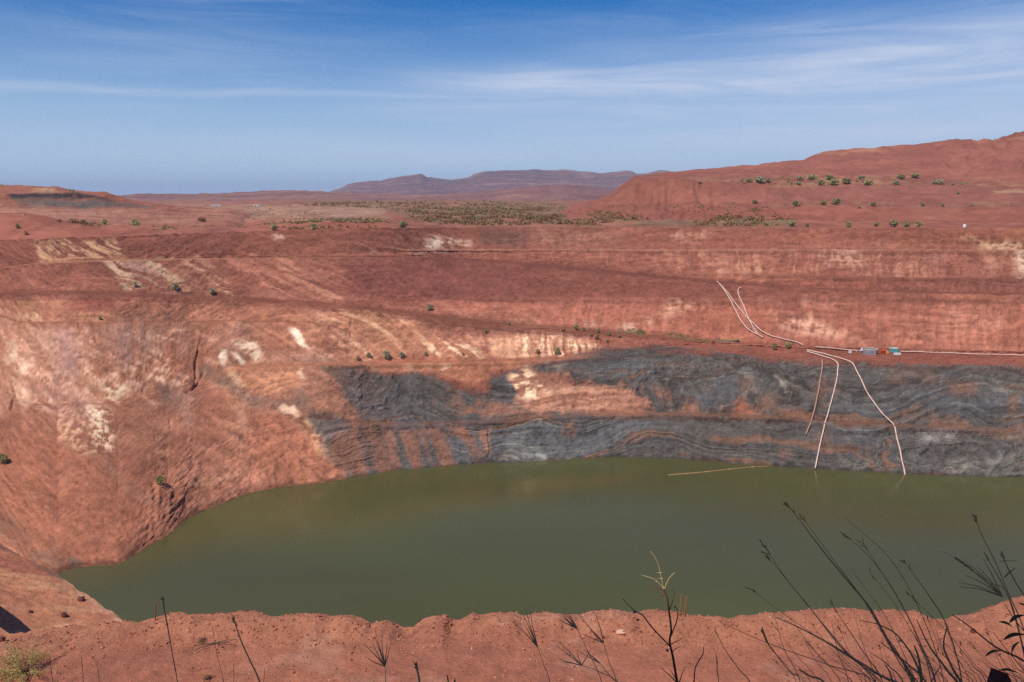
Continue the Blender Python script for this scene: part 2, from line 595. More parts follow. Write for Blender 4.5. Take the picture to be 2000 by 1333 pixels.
DARKP = [(628, 716), (690, 716), (720, 726), (760, 734), (800, 726), (850, 732), (880, 748), (900, 758), (930, 768), (955, 770), (950, 745), (955, 735), (985, 728), (1040, 716),
         (1080, 706), (1140, 696), (1200, 687), (1320, 683), (1400, 690), (1500, 700), (1600, 706), (1750, 711), (2000, 720), (2350, 735), (2350, 960), (2000, 950), (1200, 910),
         (957, 920), (700, 945), (650, 890), (600, 830), (590, 800), (640, 800), (692, 834), (700, 828), (690, 800), (660, 755)]
sd_dark = poly_sd((PX + wxa * 0.6).astype(np.float32), (PY + wya * 0.7).astype(np.float32), DARKP)
dark = sstep(-9, 8, sd_dark + 4 * n_fine + 5 * n_mid) * (0.78 + 0.22 * sstep(620, 800, PX))
ISLE = [(985, 735), (1030, 722), (1080, 730), (1130, 746), (1180, 756), (1250, 778), (1280, 800), (1180, 806), (1100, 806), (1040, 800), (1005, 775)]
sd_isle = poly_sd((PX + wxa * 0.5).astype(np.float32), (PY + wya * 0.5).astype(np.float32), ISLE)
dark = dark * (1 - 0.9 * sstep(-9, 9, sd_isle + 9 * n_mid + 5 * n_fine))
LOWL = [(690, 838), (950, 834), (957, 905), (700, 932), (640, 880), (650, 845)]
lowl = sstep(-8, 8, poly_sd((PX + wxa).astype(np.float32), (PY + wya).astype(np.float32), LOWL))

# relief: blocks and clefts, beds standing out, rills, rubble
rel = 0.65 * fbm(U / 19, V / 15, 11, 3) + 0.24 * (ridged(U / 8.5, V / 7.0, 12, 4) - 0.6) * 2 + 0.17 * n_fine
rel = rel * (0.25 + 0.75 * FACE)
rel += FACE * (0.34 * st_down * sstep(900, 1200, PX) * (1 - dark) + 0.22 * st_diag * sstep(1000, 500, PX))
rel += FACE * dark * (0.55 * beds + 0.4 * beds_f)
LEFT = sstep(760, 380, PX) * sstep(600, 660, PY)
rel += LEFT * FACE * (0.45 * (ridged(U / 16 + 0.3 * n_mid, V / 22, 13, 4) - 0.62) + 0.5 * (ridged(U / 4.2, V / 3.6, 14, 3) - 0.6))
RUB = [([(130, 800), (200, 790), (232, 850), (225, 890), (150, 895)], 0.9), ([(575, 800), (600, 810), (650, 880), (640, 892), (600, 870)], 0.8),
       ([(470, 800), (560, 800), (640, 890), (560, 915), (480, 890)], 0.55), ([(100, 980), (330, 960), (370, 1000), (290, 1060), (150, 1090)], 0.5),
       ([(0, 840), (70, 850), (70, 890), (0, 890)], 0.7), ([(300, 1000), (380, 960), (400, 1000), (320, 1050)], 0.35)]
rub_n = 0.62 + 0.24 * fbm(U / 1.1, V / 1.5, 15, 4)
for poly, a in RUB:
    w = sstep(-12, 12, poly_sd((PX + wxa).astype(np.float32), (PY + wya).astype(np.float32), poly))
    rel += w * a * (rub_n - 0.6) * 0.9
CRACKS = [([(388, 682), (384, 710), (386, 735), (378, 748)], 3.2, 2.6), ([(398, 730), (385, 752), (360, 768)], 4, 2.4), ([(26, 745), (26, 775), (18, 800)], 3, 2.4),
          ([(153, 632), (155, 645), (150, 655)], 3, 2.2), ([(185, 660), (192, 668)], 3, 1.4), ([(22, 740), (110, 748), (190, 772)], 1.6, 0.9),
          ([(955, 838), (957, 870), (955, 905)], 2.6, 1.8), ([(685, 625), (686, 660), (668, 672)], 2.2, 1.2), ([(1170, 742), (1230, 733), (1290, 745), (1310, 775)], 2, 1.0),
          ([(1475, 735), (1492, 760), (1494, 772)], 2, 1.1), ([(320, 745), (312, 765)], 2, 1.2), ([(1365, 848), (1380, 865), (1384, 872)], 2.4, 1.4),
          ([(330, 820), (335, 850)], 2, 0.8), ([(140, 860), (142, 880)], 2, 1.2), ([(280, 1065), (300, 1050)], 2, 1), ([(340, 1000), (352, 990)], 3, 1.3),
          ([(1610, 845), (1615, 875), (1650, 890)], 3, 1.3), ([(1790, 845), (1788, 870), (1800, 880)], 3, 1.4), ([(1895, 620), (1912, 626)], 3, 1.2), ([(1925, 603), (1940, 604)], 2, 1.0)]
for pts, wd, dep in CRACKS:
    p = np.asarray(pts, float)
    sel = (PX > p[:, 0].min() - 25) & (PX < p[:, 0].max() + 25) & (PY > p[:, 1].min() - 25) & (PY < p[:, 1].max() + 25)
    d = line_d((PX + wxa * 0.35)[sel].astype(np.float32), (PY + wya * 0.35)[sel].astype(np.float32), pts)
    rel[sel] -= 0.5 * dep * sstep(-0.9, 0.4, n_fine[sel]) * (1 - sstep(wd * 0.15, wd * 1.1, d))
rel += FACE * 0.16 * fbm(U / 1.2, V / 1.0, 53, 3)
rel += FACE * (1 - dark) * sstep(-0.4, 0.6, n_big + 0.5 * n_mid) * 0.75 * (ridged(U / 4.5 + 0.5 * n_mid, V / 34, 57, 3) - 0.62)
ROW = np.concatenate([[0], np.cumsum(CN)])
jj = np.arange(BASE.shape[1])[None, :]
one = np.ones_like(PXS)
berm = np.zeros(PX.shape)
for k_, wl_, a_ in ((2, w1, 0.8), (4, w2, 0.7), (6, w25, 0.5), (8, one, 0.7), (10, w35, 0.5), (11, one, 0.6), (13, w45, 0.7), (15, w5, 0.8), (17, one, 0.5)):
    berm += 1.5 * a_ * np.exp(-((jj - ROW[k_] + 0.8 * n_mid) / 1.3) ** 2) * wl_[:, None] * (0.55 + 0.45 * n_fine)
for k_, wl_, a_ in ((3, w1, 0.5), (5, w2, 0.4), (9, one, 0.4), (12, one, 0.4), (14, w45, 0.4), (16, w5, 0.4)):
    berm -= a_ * np.exp(-((jj - ROW[k_]) / 1.6) ** 2) * wl_[:, None]
edge = sstep(0, 0.06, (np.arange(BASE.shape[1]) / BASE.shape[1])[None, :]) * sstep(1.0, 0.985, (np.arange(BASE.shape[1]) / BASE.shape[1])[None, :])
WALL = BASE + NB * (rel * (0.35 + 0.65 * edge))[..., None]
WALL[..., 2] += berm

# colours of the rock
RED, DEEP, PINK, ORG = (158, 90, 74), (142, 77, 66), (184, 116, 98), (188, 112, 82)
CREAM, WHITE, LILAC = (206, 164, 130), (222, 192, 168), (164, 118, 110)
DG, BG, BR, LG = (90, 86, 88), (95, 98, 107), (130, 92, 74), (140, 132, 127)
p = Painter(PX, PY, lin(RED), 0.55 * wxa, 0.55 * wya)
ALL = np.ones(PX.shape, bool)


def wash(w, c):
    c = lin(c).astype(np.float32)
    p.C += (c - p.C) * np.clip(w, 0, 1)[..., None]


left = sstep(980, 560, PX) * sstep(585, 640, PY)
wash(left * 0.75, (174, 106, 84))
wash(sstep(0.0, 0.7, n_big) * 0.5, ORG)
wash(sstep(0.05, 0.8, fbm(U / 40, V / 18, 21, 4)) * 0.55, PINK)
wash(sstep(0.1, 0.9, fbm(U / 33, V / 16, 22, 4)) * 0.45, DEEP)
wash(left * sstep(0.15, 0.7, fbm(U / 30, V / 30, 23, 4)) * 0.5, LILAC)
wash(left * sstep(0.2, 0.9, st_diag) * 0.35, (196, 136, 108))
wash(left * sstep(-0.2, -0.9, st_diag) * 0.35, (140, 82, 68))
stain = fbm(U / 17, V / 24, 29, 4) + 0.6 * st_diag + 0.5 * n_fine
wash(sstep(470, 330, PX) * sstep(630, 660, PY) * sstep(900, 800, PY + 0.2 * PX) * sstep(-0.3, 0.9, stain) * 0.85, (224, 180, 158))
wash(sstep(430, 300, PX) * sstep(630, 660, PY) * sstep(860, 760, PY + 0.2 * PX) * sstep(0.1, 0.9, fbm(U / 9, V / 26, 56, 4)) * 0.6, (166, 128, 130))
wash(sstep(130, 60, PX) * sstep(650, 690, PY) * sstep(840, 760, PY) * sstep(0.2, 0.9, stain + 0.3 * n_mid) * 0.8, (240, 214, 196))
wash(sstep(560, 640, PX) * sstep(1250, 1150, PX) * sstep(600, 625, PY) * sstep(735, 705, PY) * sstep(-0.3, 1.0, stain) * 0.45, (212, 158, 124))
# the smooth dark red floors
wash(sstep(0.6, 0.05, FACE) * 0.8, (150, 84, 70))
p.patch([(700, 510), (860, 510), (1000, 522), (1200, 540), (1400, 556), (1500, 566), (1480, 582), (1200, 580), (900, 580), (760, 590), (640, 560)], (146, 78, 66), 10, 0.75)
p.patch([(-350, 455), (700, 450), (820, 460), (820, 490), (700, 498), (260, 505), (-350, 520)], (146, 82, 68), 6, 0.8)
p.patch([(640, 505), (820, 505), (1000, 520), (1050, 560), (900, 575), (700, 575)], (150, 80, 76), 14, 0.5)
p.patch([(700, 600), (900, 622), (1160, 640), (1200, 660), (980, 655), (880, 648), (760, 628)], (140, 82, 68), 6, 0.8)
# upper faces at the right
p.patch([(880, 492), (2350, 492), (2350, 545), (1480, 540), (1380, 540), (1100, 515), (880, 497)], (170, 98, 80), 4, 0.7)
p.patch([(880, 492), (2350, 492), (2350, 545), (1480, 540), (1380, 540), (1100, 515), (880, 497)], (196, 140, 114), 4, 0.6, st_down * 0.7 + 0.9 * n_big + 0.4 * n_mid, 0.1, 1.2)
p.patch([(900, 585), (1420, 586), (1520, 600), (1500, 660), (1300, 652), (1000, 628), (860, 605)], (178, 100, 80), 8, 0.75)
p.patch([(1480, 583), (2350, 586), (2350, 690), (1600, 678), (1500, 660)], (172, 98, 80), 8, 0.65)
p.patch([(1480, 583), (2350, 586), (2350, 650), (1600, 660), (1500, 640)], (190, 120, 98), 12, 0.5, n_mid + 0.5 * st_lay, 0.0, 0.9)
p.patch([(1480, 543), (2350, 548), (2350, 582), (1500, 562)], (146, 80, 68), 4, 0.8)
p.patch([(1480, 545), (1700, 545), (1700, 562), (1560, 562)], (176, 98, 74), 6, 0.6)
p.patch([(940, 448), (1040, 448), (1035, 484), (930, 484)], (112, 78, 74), 8, 0.75)
p.patch([(1040, 449), (1220, 449), (1220, 484), (1050, 484)], (156, 100, 82), 6, 0.7)
p.patch([(1220, 450), (1700, 450), (1700, 484), (1220, 484)], (158, 86, 70), 6, 0.7)
p.patch([(1500, 462), (1610, 462), (1600, 474), (1520, 472)], (176, 104, 76), 5, 0.6)
p.patch([(1740, 452), (2350, 452), (2350, 480), (1760, 484)], (158, 90, 62), 8, 0.7)
# pale clays and washed slopes
sd_ = st_down
p.patch([(66, 470), (135, 468), (168, 508), (80, 514)], (196, 148, 112), 3, 0.95, st_diag + 0.4 * sd_, -0.45, 0.1)
p.patch([(150, 474), (222, 466), (252, 500), (168, 507)], (200, 152, 114), 3, 0.95, st_diag + 0.4 * sd_, -0.35, 0.2)
p.patch([(75, 510), (270, 504), (400, 501), (400, 505), (270, 510), (80, 518)], (186, 134, 98), 1.5, 0.9)
p.patch([(196, 513), (232, 513), (290, 565), (240, 565)], (216, 180, 150), 4, 0.95, st_diag, -0.6, 0.0)
p.patch([(232, 514), (288, 512), (335, 568), (290, 566)], (190, 146, 132), 5, 0.85, st_diag, -0.5, 0.3)
p.patch([(280, 512), (300, 512), (400, 572), (345, 570)], (210, 172, 138), 4, 0.9, st_diag, -0.4, 0.3)
for (x0, x1, w, c) in ((365, 455, 6, (206, 150, 122)), (398, 470, 5, (188, 128, 106)), (450, 570, 9, (192, 120, 98)), (490, 610, 8, (190, 118, 96)), (540, 660, 11, (200, 132, 106)), (330, 420, 4, (186, 130, 108))):
    p.stroke([(x0, 508), (x1, 586)], w, c, 5, 0.85, st_diag, -0.5, 0.3)
p.patch([(460, 508), (660, 508), (700, 580), (560, 582)], (182, 112, 92), 10, 0.6, st_diag, -0.2, 0.7)
p.patch([(-350, 590), (120, 584), (138, 590), (138, 612), (30, 628), (-350, 640)], (178, 118, 88), 4, 0.6, sd_, -0.4, 0.4)
p.patch([(30, 588), (138, 586), (136, 602), (35, 600)], (182, 122, 86), 3, 0.6, sd_, -0.3, 0.3)
p.patch([(30, 612), (80, 612), (80, 630), (32, 630)], (206, 164, 134), 4, 0.8, sd_, -0.2, 0.4)
p.patch([(140, 612), (220, 610), (218, 628), (145, 630)], (182, 128, 90), 4, 0.7, sd_, -0.3, 0.4)
p.patch([(200, 580), (320, 586), (560, 602), (600, 628), (340, 626), (230, 605)], (180, 112, 84), 6, 0.7, sd_, -0.6, 0.5)
p.patch([(138, 586), (225, 586), (215, 608), (142, 612)], (158, 84, 72), 4, 0.9)
p.patch([(-350, 600), (0, 600), (60, 660), (90, 760), (40, 800), (-350, 830)], (196, 136, 116), 14, 0.7)
for poly, c, k in (([(14, 668), (30, 672), (32, 706), (20, 712)], WHITE, 0.8), ([(38, 700), (56, 712), (58, 732), (44, 728)], (226, 200, 180), 0.85),
                   ([(20, 700), (40, 740), (36, 790), (22, 780)], (220, 186, 168), 0.5), ([(30, 755), (110, 765), (120, 800), (60, 810), (30, 790)], (214, 174, 152), 0.7)):
    p.patch(poly, c, 6, k, n_mid + n_fine * 0.6, -0.6, 0.2)
p.patch([(30, 640), (150, 636), (160, 690), (140, 740), (90, 720), (40, 690)], (182, 124, 108), 12, 0.6)
p.patch([(110, 640), (135, 640), (155, 700), (150, 745), (125, 720)], (164, 122, 130), 10, 0.65)
p.patch([(205, 634), (240, 634), (262, 690), (250, 740), (225, 700)], (166, 126, 128), 9, 0.6, st_diag, -0.7, 0.3)
p.patch([(278, 660), (300, 650), (300, 680), (285, 690)], (170, 136, 128), 8, 0.6)
p.patch([(60, 745), (150, 755), (195, 790), (180, 830), (110, 810)], (168, 124, 124), 14, 0.55)
p.patch([(198, 738), (215, 748), (246, 758), (244, 772), (228, 788), (206, 778)], (226, 200, 166), 5, 0.9, st_diag + n_fine, -0.9, 0.1)
p.patch([(160, 730), (210, 745), (205, 775), (165, 755)], (208, 158, 134), 8, 0.6)
p.patch([(110, 815), (180, 785), (212, 800), (232, 860), (222, 886), (165, 895), (120, 860)], (214, 176, 146), 8, 0.7, rub_n + 0.15 * n_fine, 0.52, 0.78)
p.patch([(165, 790), (190, 795), (215, 850), (220, 880), (190, 870)], (240, 220, 192), 6, 0.8, rub_n, 0.55, 0.75)
p.patch([(225, 870), (262, 765), (330, 830), (345, 870), (300, 890)], (158, 98, 80), 8, 0.85)
p.patch([(305, 755), (330, 745), (350, 770), (345, 800), (320, 795)], (128, 102, 98), 8, 0.75)
p.patch([(312, 762), (332, 766), (330, 785), (315, 782)], (108, 94, 94), 5, 0.6)
p.patch([(340, 760), (365, 770), (380, 830), (360, 830)], (164, 126, 122), 8, 0.6)
p.patch([(275, 770), (312, 790), (300, 800)], (216, 160, 146), 4, 0.7)
p.patch([(310, 815), (360, 825), (350, 850), (330, 840)], (194, 126, 102), 7, 0.7)
p.patch([(452, 668), (500, 662), (512, 688), (505, 712), (490, 690), (470, 678)], (236, 208, 186), 5, 0.98, st_diag + n_fine, -1.0, 0.0)
p.patch([(436, 684), (448, 682), (450, 706), (440, 716), (434, 704)], (242, 222, 204), 3, 1.0, n_fine, -1.2, -0.3)
p.patch([(460, 690), (470, 690), (482, 710), (474, 714)], (242, 222, 204), 3, 1.0)
p.patch([(566, 640), (578, 636), (596, 660), (604, 684), (592, 680), (576, 660)], (246, 228, 210), 3, 1.08, n_fine + 0.5 * st_diag, -1.6, -0.4)
p.patch([(598, 670), (612, 690), (604, 700)], (200, 160, 140), 5, 0.6)
p.patch([(440, 726), (480, 722), (590, 724), (592, 748), (560, 762), (520, 766), (470, 756)], (192, 124, 88), 5, 0.85, st_lay, -0.9, 0.1)
p.patch([(448, 712), (462, 722), (478, 752), (466, 756), (452, 740)], (222, 184, 152), 4, 0.8, n_fine, -0.9, 0.2)
p.patch([(588, 724), (594, 724), (597, 744), (588, 742)], WHITE, 2.5, 0.9)
p.stroke([(400, 725), (450, 750), (480, 778), (530, 792), (580, 790)], 13, (118, 98, 94), 9, 0.75, n_mid, -1.0, 0.3)
p.patch([(575, 700), (640, 690), (660, 706), (600, 712)], (124, 108, 104), 7, 0.7)
p.patch([(590, 745), (640, 740), (660, 790), (680, 820), (640, 822), (590, 800)], (150, 98, 84), 9, 0.8)
p.patch([(575, 760), (600, 765), (610, 800), (580, 795)], (112, 94, 92), 8, 0.75)
p.patch([(600, 815), (690, 830), (700, 930), (660, 900), (625, 850)], (122, 98, 92), 9, 0.75)
p.patch([(540, 792), (572, 794), (588, 816), (570, 822), (552, 808)], (230, 204, 180), 4, 0.85, n_fine, -0.7, 0.2)
p.patch([(575, 815), (600, 812), (648, 872), (640, 888), (612, 878), (590, 840)], (224, 184, 140), 5, 0.9, rub_n + 0.1 * n_fine, 0.5, 0.72)
p.patch([(450, 790), (475, 788), (492, 840), (470, 835)], (206, 156, 128), 7, 0.6)
p.patch([(480, 800), (560, 810), (640, 885), (560, 915), (490, 890)], (170, 92, 72), 12, 0.7)
p.patch([(350, 948), (420, 926), (460, 926), (470, 934), (400, 950)], (188, 132, 106), 3, 0.85)
p.patch([(-350, 850), (60, 850), (200, 900), (330, 960), (380, 1000), (280, 1070), (150, 1110), (60, 1060), (0, 960), (-350, 930)], (166, 92, 72), 16, 0.75)
p.patch([(500, 930), (640, 900), (690, 925), (560, 948)], (182, 106, 82), 6, 0.7)
p.stroke([(200, 900), (260, 960), (340, 1000)], 8, (162, 112, 96), 8, 0.55)
p.patch([(-40, 1000), (20, 1000), (100, 1070), (150, 1095), (150, 1114), (112, 1124), (60, 1090), (0, 1050), (-350, 930), (-350, 880)], (112, 88, 84), 7, 0.85, n_mid + n_fine * 0.7, -0.9, 0.3)
p.patch([(128, 1094), (155, 1098), (158, 1110), (136, 1112)], (92, 92, 98), 3, 0.8)
p.patch([(330, 1010), (385, 985), (395, 1002), (345, 1030)], (144, 98, 90), 5, 0.6, n_fine, -0.6, 0.3)
# middle: the washed cream slope over the lower bench
p.patch([(640, 606), (700, 610), (790, 622), (835, 640), (850, 660), (950, 692), (900, 696), (690, 698), (676, 664), (690, 640), (646, 622)], (190, 122, 92), 6, 0.8)
p.patch([(640, 606), (700, 610), (790, 622), (835, 640), (850, 660), (950, 692), (900, 696), (690, 698), (676, 664), (690, 640), (646, 622)], (216, 166, 132), 6, 0.8, st_diag, 0.05, 0.6)
p.patch([(850, 660), (900, 672), (950, 688), (930, 696), (860, 690), (820, 690)], (226, 186, 154), 4, 0.85, st_diag + n_fine * 0.5, -0.2, 0.5)
p.patch([(918, 655), (1000, 660), (1030, 650), (1100, 652), (1180, 680), (1160, 694), (1010, 698), (930, 690)], (204, 148, 116), 6, 0.8, sd_ + n_mid * 0.5, -0.5, 0.4)
p.patch([(1010, 660), (1100, 656), (1160, 682), (1100, 694), (1020, 690)], (226, 190, 158), 5, 0.8, sd_ + n_fine * 0.5, 0.0, 0.6)
p.patch([(580, 712), (760, 708), (1060, 706), (1000, 722), (950, 728), (955, 742), (925, 752), (890, 738), (840, 724), (760, 728), (690, 716)], (190, 118, 86), 5, 0.75)
p.patch([(760, 712), (800, 712), (890, 714), (890, 724), (830, 724)], (224, 184, 150), 4, 0.75, n_fine + n_mid, -0.2, 0.5)
# pale spots
for poly, c, k in (([(828, 470), (850, 468), (893, 472), (894, 484), (835, 486)], (248, 228, 206), 1.1), ([(903, 472), (914, 472), (915, 484), (905, 484)], (230, 206, 190), 0.85), ([(770, 466), (830, 470), (828, 476), (772, 472)], (206, 150, 126), 0.6),
                   ([(725, 488), (745, 488), (742, 494), (724, 494)], WHITE, 0.6), ([(798, 488), (850, 489), (850, 493), (800, 493)], (214, 176, 156), 0.7), ([(530, 458), (545, 458), (550, 466), (535, 466)], (232, 200, 180), 0.9),
                   ([(1208, 636), (1226, 634), (1246, 634), (1240, 643), (1212, 644)], (226, 192, 168), 0.8), ([(1145, 628), (1180, 636), (1170, 640), (1150, 638)], (214, 170, 148), 0.7), ([(1262, 620), (1275, 616), (1272, 634), (1262, 634)], (214, 164, 140), 0.7),
                   ([(1296, 588), (1345, 582), (1370, 600), (1340, 612), (1300, 618)], (216, 166, 134), 0.75), ([(1286, 600), (1320, 590), (1318, 630), (1290, 640)], (206, 140, 116), 0.6), ([(1370, 582), (1396, 586), (1392, 596)], (206, 150, 122), 0.6),
                   ([(1300, 452), (1390, 455), (1386, 470), (1300, 472)], (206, 150, 126), 0.6), ([(1040, 452), (1190, 450), (1180, 466), (1060, 470)], (178, 120, 100), 0.6),
                   ([(1600, 493), (1690, 492), (1680, 530), (1610, 524)], (214, 166, 140), 0.7), ([(1440, 518), (1490, 520), (1492, 540), (1450, 536)], (214, 156, 122), 0.7), ([(1500, 492), (1560, 492), (1540, 520), (1500, 512)], (200, 140, 116), 0.5),
                   ([(1260, 495), (1330, 495), (1340, 530), (1290, 520)], (198, 128, 102), 0.6), ([(1880, 462), (1900, 462), (1960, 490), (1920, 490)], (220, 186, 140), 0.8), ([(1930, 474), (2350, 466), (2350, 492), (1960, 492)], (226, 196, 156), 0.8),
                   ([(1975, 494), (2350, 494), (2350, 545), (1995, 545)], (232, 208, 180), 0.8), ([(1920, 500), (1960, 500), (1950, 532), (1925, 528)], (206, 150, 124), 0.6), ([(1800, 495), (1850, 495), (1840, 510), (1800, 510)], (176, 130, 124), 0.6),
                   ([(1520, 618), (1560, 612), (1580, 612), (1630, 640), (1640, 660), (1580, 655), (1525, 640)], (220, 170, 146), 0.75), ([(1505, 595), (1540, 590), (1530, 610), (1508, 612)], (214, 160, 132), 0.6), ([(1640, 640), (1700, 660), (1690, 668), (1640, 656)], (208, 152, 126), 0.6),
                   ([(1830, 600), (1960, 600), (1960, 650), (1840, 650)], (190, 122, 104), 0.5), ([(1690, 640), (1840, 640), (1830, 672), (1710, 668)], (196, 128, 100), 0.55), ([(1560, 580), (1590, 580), (1570, 600)], (206, 150, 126), 0.6),
                   ([(1090, 530), (1140, 532), (1130, 552), (1100, 550)], (172, 106, 86), 0.6), ([(1390, 500), (1420, 510), (1400, 540), (1385, 520)], (206, 148, 120), 0.5)):
    p.patch(poly, c, 7, k * 0.8, sd_ * 0.5 + 0.35 * st_diag + 0.6 * n_fine + 0.5 * n_mid, -0.7, 0.5)
# the dark iron beds
base_dark = lin(DG)[None, None, :] + (lin(BG) - lin(DG))[None, None, :] * sstep(-0.4, 0.7, n_big + beds * 0.5)[..., None]
base_dark = base_dark + (lin(LG) - base_dark) * (0.55 * sstep(0.4, 1.0, beds_f + 0.3 * n_fine))[..., None]
base_dark = base_dark + (lin(BR) - base_dark) * (0.75 * sstep(0.15, 0.75, fbm(fold / 22, U / 55, 24, 4) + 0.25 * n_mid))[..., None]
base_dark = base_dark * (1 - 0.38 * sstep(0.35, 0.8, -beds))[..., None] * (1 + 0.22 * fbm(fold / 1.4, U / 60, 28, 3))[..., None]
p.C += (base_dark.astype(np.float32) - p.C) * (dark * 0.97)[..., None]
ld = dark * sstep(0.6, 1.05, -lam) * 0.5
p.C += (lin((46, 44, 48)).astype(np.float32) - p.C) * ld[..., None]
p.C += (lin((158, 146, 134)).astype(np.float32) - p.C) * (dark * sstep(0.6, 1.0, beds_f) * sstep(-0.2, 0.6, n_mid + n_big) * 0.6)[..., None]
# mixed brown lower batter and orange earth inside the beds
p.C += (lin((146, 96, 80)).astype(np.float32) - p.C) * (lowl * 0.85 * sstep(-0.6, 0.35, fbm((U * 0.9 + V * 0.35) / 4.0, (V - U * .3) / 30, 25, 4)))[..., None]
for poly, c, k in (([(830, 742), (880, 748), (905, 790), (930, 800), (900, 812), (860, 800), (835, 770)], (134, 92, 76), 0.7), ([(930, 780), (1000, 790), (1060, 808), (960, 816), (900, 812)], (160, 102, 78), 0.8),
                   ([(1100, 800), (1400, 800), (1500, 808), (1500, 815), (1120, 812)], (146, 98, 80), 0.5), ([(1430, 785), (1450, 780), (1478, 812), (1440, 815)], (168, 98, 70), 0.8), ([(1525, 805), (1560, 800), (1600, 822), (1540, 820)], (160, 98, 72), 0.7),
                   ([(1380, 790), (1420, 800), (1430, 815), (1390, 812)], (158, 100, 78), 0.6), ([(1590, 740), (1640, 740), (1640, 765), (1590, 765)], (140, 92, 76), 0.6), ([(1740, 720), (1800, 715), (1850, 745), (1800, 760), (1740, 745)], (126, 94, 82), 0.6),
                   ([(1850, 745), (1910, 750), (1900, 770), (1860, 768)], (150, 98, 78), 0.65), ([(1970, 775), (1985, 775), (1990, 810), (1980, 812)], (150, 100, 76), 0.75), ([(1620, 818), (1900, 832), (1900, 842), (1640, 836)], (128, 90, 76), 0.5),
                   ([(1750, 790), (1830, 800), (1850, 835), (1760, 830)], (130, 94, 80), 0.55), ([(1105, 815), (1120, 818), (1122, 850), (1100, 850)], (160, 100, 76), 0.7), ([(1530, 880), (1545, 882), (1545, 905), (1530, 905)], (150, 98, 80), 0.6),
                   ([(880, 830), (912, 832), (908, 845), (885, 842)], (190, 118, 92), 0.7), ([(945, 840), (956, 840), (956, 880), (948, 876)], (184, 116, 92), 0.8), ([(1490, 770), (1520, 775), (1510, 800), (1480, 800)], (146, 104, 86), 0.6),
                   ([(1440, 740), (1480, 735), (1480, 770), (1450, 775)], (134, 100, 88), 0.5), ([(1900, 840), (2350, 845), (2350, 870), (1920, 860)], (136, 104, 86), 0.5)):
    p.patch(poly, c, 7, k, n_mid + 0.5 * n_fine, -0.9, 0.1)
for poly, c, k in (([(1000, 838), (1030, 836), (1042, 860), (1080, 890), (1060, 902), (990, 904), (985, 870)], (150, 150, 152), 0.55), ([(1050, 885), (1070, 885), (1072, 900), (1052, 900)], (170, 168, 168), 0.6),
                   ([(1795, 845), (1830, 842), (1870, 845), (1860, 856), (1815, 868), (1798, 872)], (170, 162, 164), 0.55), ([(1520, 735), (1535, 740), (1534, 752), (1524, 750)], (196, 182, 172), 0.75), ([(1930, 735), (1945, 740), (1940, 760)], (150, 146, 140), 0.5),
                   ([(1640, 890), (1700, 900), (1690, 915), (1640, 908)], (146, 140, 138), 0.5), ([(1060, 700), (1110, 712), (1100, 722), (1070, 716)], (190, 160, 146), 0.5), ([(1850, 895), (1950, 900), (1990, 880), (2350, 900), (2350, 945), (1850, 930)], (138, 132, 128), 0.5),
                   ([(1010, 840), (1130, 840), (1125, 900), (1080, 900)], (96, 96, 98), 0.5), ([(1395, 745), (1440, 735), (1440, 790), (1400, 780)], (88, 98, 114), 0.5), ([(1340, 775), (1390, 770), (1400, 790), (1350, 795)], (86, 96, 114), 0.6),
                   ([(1790, 760), (1900, 770), (1960, 790), (1940, 815), (1820, 810), (1780, 780)], (84, 92, 104), 0.6)):
    p.patch(poly, c, 6, k, beds_f + 0.5 * n_fine, -0.8, 0.3)
p.C += (lin((172, 112, 90)).astype(np.float32) - p.C) * (sstep(-9, 9, sd_isle + 9 * n_mid + 5 * n_fine) * 0.8)[..., None]
p.patch(ISLE, (198, 142, 116), 8, 0.75, st_lay + n_mid * 0.4, -0.1, 0.6)
p.patch([(985, 738), (1030, 724), (1060, 736), (1075, 760), (1030, 782), (1000, 765)], (232, 200, 166), 6, 0.85, n_fine + n_mid * 0.7, -0.4, 0.5)
p.patch([(1150, 752), (1260, 758), (1350, 780), (1400, 806), (1180, 806)], (158, 104, 86), 10, 0.8, n_mid + 0.6 * sd_, -0.6, 0.5)
# tank terrace and the ramps
p.patch([(1180, 684), (1320, 660), (1420, 668), (1600, 680), (2350, 698), (2350, 726), (1600, 704), (1420, 688), (1320, 680)], (156, 86, 70), 4, 0.85)
p.stroke([(990, 636), (1060, 637), (1130, 642)], 2, (188, 142, 120), 2, 0.8)
def floor_strip(a_, b_, c, k):
    w_ = sstep(ROW[a_] - 1.5, ROW[a_] + 0.5, jj) * sstep(ROW[b_] + 1.5, ROW[b_] - 0.5, jj)
    wash(w_ * k[:, None] * (0.8 + 0.2 * n_fine), c)


floor_strip(2, 3, (138, 90, 72), 0.55 * w1)
floor_strip(4, 5, (182, 112, 82), 0.75 * w2 * (1 - fade(1100, 1200)))
floor_strip(6, 7, (150, 86, 70), 0.7 * w25)
floor_strip(8, 9, (144, 82, 64), 0.85 * (1 - fade(1250, 1400)))
floor_strip(11, 12, (182, 122, 92), 0.75 * (1 - fade(500, 760)))
floor_strip(11, 12, (134, 74, 62), 0.8 * fade(760, 900))
floor_strip(13, 14, (132, 78, 66), 0.85 * w45)
floor_strip(15, 16, (190, 132, 108), 0.8 * w5)
for k_, wl_ in ((2, w1), (4, w2), (8, one * (1 - fade(1250, 1400))), (13, w45), (15, w5), (10, w35)):     # undercut shade below each lip, painted as a dark band
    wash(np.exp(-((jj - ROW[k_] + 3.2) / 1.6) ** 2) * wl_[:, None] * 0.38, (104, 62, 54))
wash(sstep(600, 560, PY) * 0.22, (120, 72, 64))                                  # the higher benches are a darker maroon earth
wash(left * (1 - dark) * 0.28, (188, 124, 90))
zw = WALL[..., 2]
p.C *= (1 - 0.38 * sstep(1.1, 0.2, zw + 0.5 * n_fine))[..., None]                # wet rock along the water line
